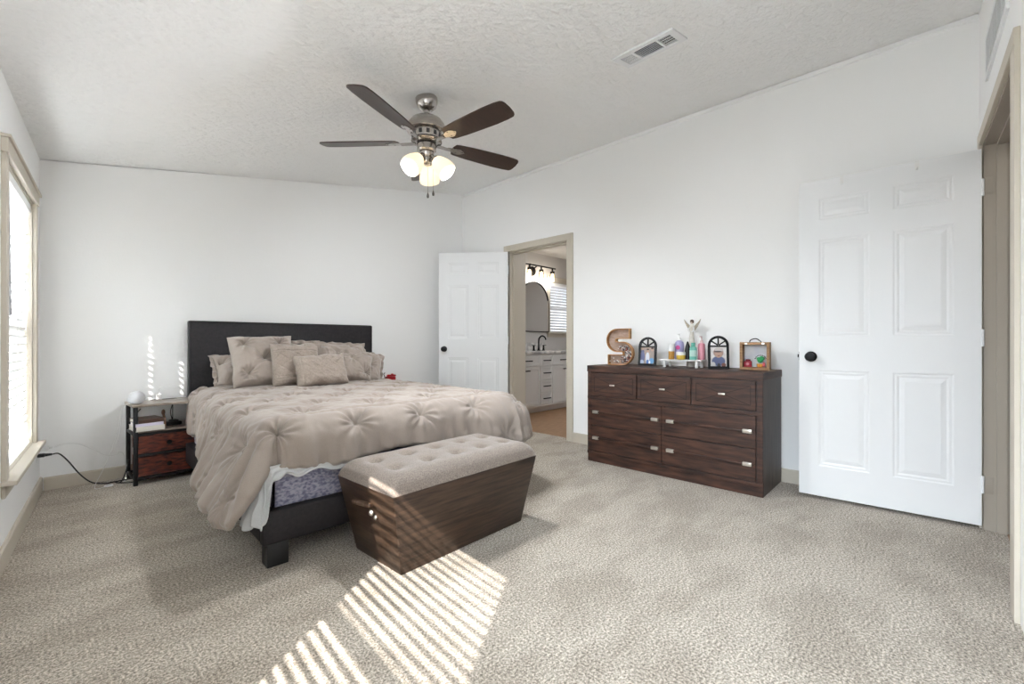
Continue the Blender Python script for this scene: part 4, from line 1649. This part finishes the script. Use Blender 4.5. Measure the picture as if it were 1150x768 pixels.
b.tube([(.415, 4.07, .567), (.385, 4.065, .562), (.372, 4.08, .50), (.366, 4.11, .36), (.345, 4.15, .27)], .0016, 6)
tag(obj('hanging_cable', b, M['cable_white']), 'white cable dropping from the speaker to the carpet', 'cable')
t = thing('cable_puck', 'flat white round charger puck lying on the carpet by the baseboard', 'charger', (.31, 4.150, .001))
b = MB()
b.lathe([(.022, 0), (.025, .003), (.024, .008), (0, .009)], 20)
obj('puck_body', b, M['white_plastic'], t)
b = MB()
b.lathe([(.015, .0088), (.0155, .0100), (0, .0102)], 20)
obj('puck_disc', b, M['grey_fabric'], t)

# ------------------------------------------------------------------ ceiling fan
FX, FY = 1.635, 2.285
fan = thing('ceiling_fan', 'brushed nickel ceiling fan with five dark blades and three lit shades', 'ceiling fan', (FX, FY, 0))
zc = ceil_z(FX)
b = MB()
b.lathe([(.066, zc - .001), (.068, zc - .012), (.067, zc - .030), (.058, zc - .056), (.040, zc - .074), (.026, zc - .080), (0, zc - .080)][::-1], 32)
obj('canopy', b, M['nickel'], fan)
b = MB()
b.cyl((0, 0, zc - .10), (0, 0, zc - .075), .019, 20)
b.cyl((0, 0, 2.385), (0, 0, zc - .08), .0125, 16)
obj('downrod', b, M['nickel'], fan)
b = MB()
b.lathe([(0, 2.400), (.030, 2.399), (.062, 2.390), (.092, 2.372), (.112, 2.345), (.120, 2.315), (.120, 2.300), (.112, 2.296), (.095, 2.294), (.090, 2.292), (.086, 2.255), (.082, 2.240), (.060, 2.232), (0, 2.230)], 40)
mh = obj('motor_housing', b, M['nickel'], fan)
for k in range(12):
    a = 2 * PI * k / 12
    b = MB()
    b.box((.0885 * math.cos(a), .0885 * math.sin(a), 2.274), (.004, .020, .026), Matrix.Rotation(a, 4, 'Z'), .0015, 1)
    obj('vent_slot', b, M['vent_dark'], mh)
b = MB()
b.lathe([(0, 2.246), (.092, 2.244), (.094, 2.238), (.086, 2.232), (.060, 2.230), (0, 2.230)], 36)
b.lathe([(0, 2.229), (.050, 2.229), (.058, 2.222), (.058, 2.185), (.050, 2.176), (0, 2.176)], 32)
obj('switch_housing', b, M['nickel'], fan)
b = MB()
b.lathe([(.0850, 2.2500), (.0925, 2.2485), (.0925, 2.2455), (.0850, 2.2445)], 36)
b.lathe([(.0585, 2.224), (.060, 2.221), (.0585, 2.218), (.04, 2.218)], 32)
obj('dark_ring', b, M['black'], fan)
ZB = 2.232
for k in range(5):
    a = R(-157 + 72 * k)
    rt = Matrix.Rotation(a, 4, 'Z')
    pit = Matrix.Rotation(R(-13), 4, 'X')
    b = MB()
    mm = rt @ Matrix.Translation((0, 0, ZB + .004)) @ pit
    prof = [(.185, .047), (.21, .053), (.30, .061), (.42, .066), (.52, .069), (.60, .067), (.640, .062), (.652, .054), (.658, .040)]
    poly = [(x, -w) for x, w in prof] + [(.662, .0)] + [(x, w) for x, w in prof[::-1]] + [(.175, .02), (.172, 0), (.175, -.02)]
    b.prism(poly, -.0035, .0035, mm)
    bl = obj('blade', b, M['blade'], fan, smooth=False)
    b = MB()
    b.prism([(.140, -.011), (.175, -.017), (.200, -.027), (.222, -.028), (.244, -.017), (.262, 0), (.244, .017), (.222, .028), (.200, .027), (.175, .017), (.140, .011)], -.0095, -.0040, mm)
    b.prism([(.070, -.016), (.16, -.012), (.16, .012), (.070, .016)], -.010, -.003, rt @ Matrix.Translation((0, 0, ZB + .006)) @ Matrix.Rotation(R(2), 4, 'Y'))
    for sx, sy in ((.205, -.018), (.205, .018), (.245, 0)):
        b.lathe([(.005, -.0115), (.005, -.0095)], 8, mm @ Matrix.Translation((sx, sy, 0)))
    o = obj('blade_iron', b, M['nickel'], bl)
    o['label'] = 'nickel blade bracket'
b = MB()
b.lathe([(0, 2.177), (.040, 2.177), (.044, 2.170), (.040, 2.150), (.030, 2.140), (.027, 2.115), (.022, 2.105), (.010, 2.098), (0, 2.096)], 28)
obj('light_kit', b, M['nickel'], fan)
for k, a in enumerate((-115, 5, 125)):
    # one shade towards the viewer's left, one to the right, one pointing away
    a = R((-172, -60, 46)[k])
    tilt = R(42)
    mm = Matrix.Translation((.036 * math.cos(a), .036 * math.sin(a), 2.150)) @ Matrix.Rotation(a, 4, 'Z') @ Matrix.Rotation(PI - tilt + 0.0, 4, 'Y')
    b = MB()
    b.lathe([(.012, -.006), (.012, .020), (.024, .026), (.026, .042), (.020, .044), (0, .044)], 20, mm)
    arm = obj('shade_holder', b, M['nickel'], fan)
    b = MB()
    prof = [(.024, .036), (.034, .042), (.044, .060), (.054, .085), (.061, .112), (.0635, .135), (.0615, .150)]
    inner = [(r - .003, z) for r, z in prof[::-1]]
    pr = prof + inner
    n = 32
    rings = [[b.bm.verts.new(mm @ Vector((r * math.cos(2 * PI * i / n), r * math.sin(2 * PI * i / n), z))) for i in range(n)] for r, z in pr]
    for p, q in zip(rings, rings[1:]):
        for i in range(n):
            j = (i + 1) % n
            b.bm.faces.new((p[i], p[j], q[j], q[i]))
    obj('lamp_shade', b, M['frosted'], fan)
    b = MB()
    b.lathe([(0, .046), (.010, .048), (.014, .060), (.019, .085), (.016, .100), (.008, .108), (0, .110)], 16, mm)
    obj('light_bulb', b, M['bulb'], fan)
    l = bpy.data.lights.new('fan_bulb', 'AREA')      # the lit mouth of the shade
    l.shape = 'DISK'
    l.size = .112
    l.energy = FAN_BULB
    l.color = (.93, .97, 1)
    l.spread = R(146)
    lo = link('fan_bulb_light', l, fan)
    lo.matrix_local = mm @ Matrix.Translation((0, 0, .146)) @ Matrix.Rotation(PI, 4, 'X')
for x, y, z, lab in ((-.012, -.030, 1.895, 0), (.042, -.012, 1.925, 1)):
    b = MB()
    b.cyl((x, y, z + .02), (x, y, 2.155), .0013, 6)
    ch = obj('pull_chain', b, M['nickel'], fan)
    b = MB()
    b.lathe([(0, -.014), (.006, -.010), (.0075, 0), (.005, .012), (.002, .022), (0, .022)], 12, Matrix.Translation((x, y, z)))
    obj('chain_fob', b, plain('pewter_fob', (.16, .15, .14), .4, .6), ch)

# ------------------------------------------------------------------ vents
vc = (2.315, 1.155)
vent = thing('ceiling_vent', 'white rectangular air register in the ceiling', 'vent', (vc[0], vc[1], ceil_z(vc[0]) - .001), 0)
vent.rotation_euler = (0, -math.atan(.1735), R(-1.5))
b = MB()
hw, hl = .090, .180        # half sizes across x and along y
b.ringprism([(-hw, -hl), (hw, -hl), (hw, hl), (-hw, hl)], [(-hw + .034, -hl + .034), (hw - .034, -hl + .034), (hw - .034, hl - .034), (-hw + .034, hl - .034)], -.010, 0)
b.span((-hw + .03, -.078, -.008), (hw - .03, -.066, -.001))
b.span((-hw + .03, .066, -.008), (hw - .03, .078, -.001))
obj('vent_frame', b, M['white_paint'], vent, smooth=False)
b = MB()
b.span((-hw + .030, -hl + .030, -.0012), (hw - .030, hl - .030, -.0004))
obj('vent_shade', b, M['vent_dark'], vent, smooth=False)  # flat dark plate, painted as the shade behind the louvers
b = MB()
for k in range(7):
    x = -hw + .040 + k * (2 * hw - .08) / 6
    b.box((x, 0, -.005), (.0085, .13, .0012), Matrix.Rotation(R(-50), 4, 'Y'))
for s in (-1, 1):
    for k in range(7):
        y = s * (.084 + k * .0095)
        b.box((0, y, -.005), (2 * hw - .07, .0055, .0012), Matrix.Rotation(R(-55 if s > 0 else 55), 4, 'X'))
    for k in range(4):
        x = -hw + .050 + k * (2 * hw - .10) / 3
        b.box((x, s * .112, -.004), (.0012, .062, .005))
obj('louvers', b, M['white_paint'], vent, smooth=False)

wv = thing('wall_vent', 'white return-air grille high on the wall above the hall doorway', 'vent', FORG, FROT)
s0, s1, z0, z1 = .40, 1.06, 2.31, 2.53
b = MB()
mV = Matrix.Rotation(R(90), 4, 'X')
b.ringprism([(s0, z0), (s1, z0), (s1, z1), (s0, z1)], [(s0 + .03, z0 + .03), (s1 - .03, z0 + .03), (s1 - .03, z1 - .03), (s0 + .03, z1 - .03)], 0.0, .010, mV)
for k in range(1, 5):
    x = s0 + .03 + (s1 - s0 - .06) * k / 5
    b.span((x - .003, -.009, z0 + .02), (x + .003, -.001, z1 - .02))
obj('vent_frame', b, M['white_paint'], wv, smooth=False)
b = MB()
b.span((s0 + .02, -.0016, z0 + .02), (s1 - .02, -.0004, z1 - .02))
obj('vent_shade', b, M['vent_dark'], wv, smooth=False)  # no hollow here: a dark sheet gives the shade between louvers
b = MB()
for k in range(13):
    z = z0 + .036 + k * (z1 - z0 - .072) / 12
    b.box(((s0 + s1) / 2, -.005, z), (s1 - s0 - .06, .007, .0014), Matrix.Rotation(R(-8), 4, 'X'))
obj('louvers', b, M['white_paint'], wv, smooth=False)

# ------------------------------------------------------------------ bathroom furniture
VX0, VX1, VY0, VY1 = 4.10, 6.10, 4.055, BY1 - .002
van = thing('vanity_cabinet', 'white bathroom vanity cabinet with black pulls', 'vanity', (0, 0, .002))
b = MB()
b.span((VX0, VY0, .09), (VX1, VY1, .83))
b.span((VX0, VY0 + .06, 0), (VX1, VY1, .09))
b.span((VX0, VY0 - .012, .082), (VX1, VY0 + .01, .108), .003)
obj('cabinet_body', b, M['cabinet_paint'], van, smooth=False)


def shaker(nm, x0, x1, z0, z1, pull):
    b = MB()
    fr = .038 if z1 - z0 > .2 else .026
    mq = Matrix.Translation((0, VY0, 0)) @ Matrix.Rotation(R(90), 4, 'X')
    b.ringprism([(x0, z0), (x1, z0), (x1, z1), (x0, z1)], [(x0 + fr, z0 + fr), (x1 - fr, z0 + fr), (x1 - fr, z1 - fr), (x0 + fr, z1 - fr)], 0, .018, mq)
    b.span((x0 + fr - .002, VY0 - .009, z0 + fr - .002), (x1 - fr + .002, VY0, z1 - fr + .002))
    d_ = obj(nm, b, M['cabinet_paint'], van, smooth=False)
    b = MB()
    px0, px1, pz = pull
    b.span((px0, VY0 - .042, pz - .008), (px1, VY0 - .032, pz + .008), .002)
    b.cyl((px0 + .012, VY0 - .036, pz), (px0 + .012, VY0 - .017, pz), .005, 8)
    b.cyl((px1 - .012, VY0 - .036, pz), (px1 - .012, VY0 - .017, pz), .005, 8)
    obj('pull', b, M['black'], d_)


for x0, x1 in ((4.115, 4.455), (4.47, 4.82), (5.105, 5.47), (5.485, 5.85)):
    shaker('door', x0, x1, .115, .650, ((x0 + .03, x0 + .12, .60) if x0 in (4.47, 5.485) else (x1 - .12, x1 - .03, .60)))
    shaker('drawer', x0, x1, .665, .805, ((x0 + .02, x0 + .17, .735) if x0 == 4.47 else (x1 - .20, x1 - .05, .735)))
for z0_, z1_ in ((.115, .275), (.29, .45), (.465, .65), (.665, .805)):
    shaker('drawer', 4.835, 5.09, z0_, z1_, (4.885, 5.045, (z0_ + z1_) / 2))
b = MB()
b.span((VX0 - .01, VY0 - .025, .833), (VX1 + .01, VY1, .868), .003)
ct = tag(obj('countertop', b, M['marble'], smooth=False), 'grey veined stone countertop on the bathroom vanity', 'countertop')
b = MB()
b.span((5.0, BY1 - .50, 0), (5.05, BY1 - .45, .001))
b = MB()
b.span((VX0, BY1 - .022, .8685), (5.62, BY1 - .002, .99), .002)
tag(obj('backsplash', b, M['marble'], smooth=False), 'low stone backsplash behind the bathroom faucet', 'backsplash')
fc = thing('faucet', 'black gooseneck faucet with two cross handles on the bathroom counter', 'faucet', (5.245, 4.42, .8685))
b = MB()
b.lathe([(.028, 0), (.028, .008), (.018, .014), (.014, .03), (.014, .05)], 18)
b.tube([(0, 0, .04), (0, 0, .15), (.004, -.012, .195), (.012, -.055, .225), (.022, -.100, .205), (.026, -.120, .165)], .012, 12)
obj('spout', b, M['black'], fc)
for s in (-1, 1):
    b = MB()
    b.lathe([(.024, 0), (.024, .008), (.016, .014), (.013, .055), (.016, .075), (0, .077)], 16, Matrix.Translation((s * .115, 0, 0)))
    b.box((s * .125, -.01, .082), (.075, .018, .010), None, .004)
    obj('handle', b, M['black'], fc)

mr = thing('arched_mirror', 'tall arched mirror with thin black frame above the vanity', 'mirror', (5.36, BY1 - .001, 1.16), 0)
mx0 = .36


def arch_outline(w, zb, zt):
    out = [(-w, zb), (w, zb)]
    zc_ = zt - w
    out += [(w * math.cos(R(a)), zc_ + w * math.sin(R(a))) for a in range(0, 181, 10)]
    return out


mq = Matrix.Rotation(R(90), 4, 'X')
b = MB()
b.ringprism(arch_outline(mx0, 0, .80), arch_outline(mx0 - .012, .012, .788), 0, .022, mq)
obj('mirror_frame', b, M['black'], mr, smooth=False)
b = MB()
b.prism(arch_outline(mx0 - .011, .011, .789), .004, .010, mq)
obj('mirror_glass', b, M['mirror'], mr, smooth=False)

vl = thing('vanity_light', 'three-bulb black vanity light glowing above the arched mirror', 'light', (5.42, BY1 - .001, 2.16))
b = MB()
b.lathe([(.075, 0), (.075, .012), (.062, .022), (0, .024)], 24, Matrix.Translation((-.10, 0, -.04)) @ Matrix.Rotation(R(90), 4, 'X'))
b.cyl((-.10, 0, -.02), (-.10, -.10, .03), .010, 10)
b.span((-.36, -.115, .025), (.36, -.095, .045), .003)
obj('light_bar', b, M['black'], vl)
for x in (-.28, 0, .28):
    b = MB()
    b.lathe([(.014, .03), (.014, -.01), (.034, -.016), (.038, -.045), (.034, -.048), (0, -.048)], 18, Matrix.Translation((x, -.105, 0)))
    obj('socket_cup', b, M['black'], vl)
    b = MB()
    b.lathe([(.034, -.046), (.048, -.075), (.050, -.165), (.048, -.165), (.046, -.078), (.031, -.049)], 20, Matrix.Translation((x, -.105, 0)))
    obj('glass_shade', b, M['clear_glass'], vl)
    b = MB()
    b.lathe([(0, -.048), (.012, -.050), (.016, -.065), (.026, -.095), (.022, -.118), (.010, -.128), (0, -.130)], 16, Matrix.Translation((x, -.105, 0)))
    obj('light_bulb', b, M['bulb'], vl)
    l = bpy.data.lights.new('vanity_bulb', 'POINT')
    l.energy = BATH_BULB
    l.color = (1, .95, .88)
    l.shadow_soft_size = .03
    lo = link('vanity_bulb_light', l, vl)
    lo.location = (x, -.105, -.155)
x = area('bathroom_window_daylight', ((BWX0 + BWX1) / 2, BY1 + .16, (BWZ0 + BWZ1) / 2), (0, -1, 0), BWX1 - BWX0 - .06, BWZ1 - BWZ0 - .06, 1.5, (.92, .96, 1))
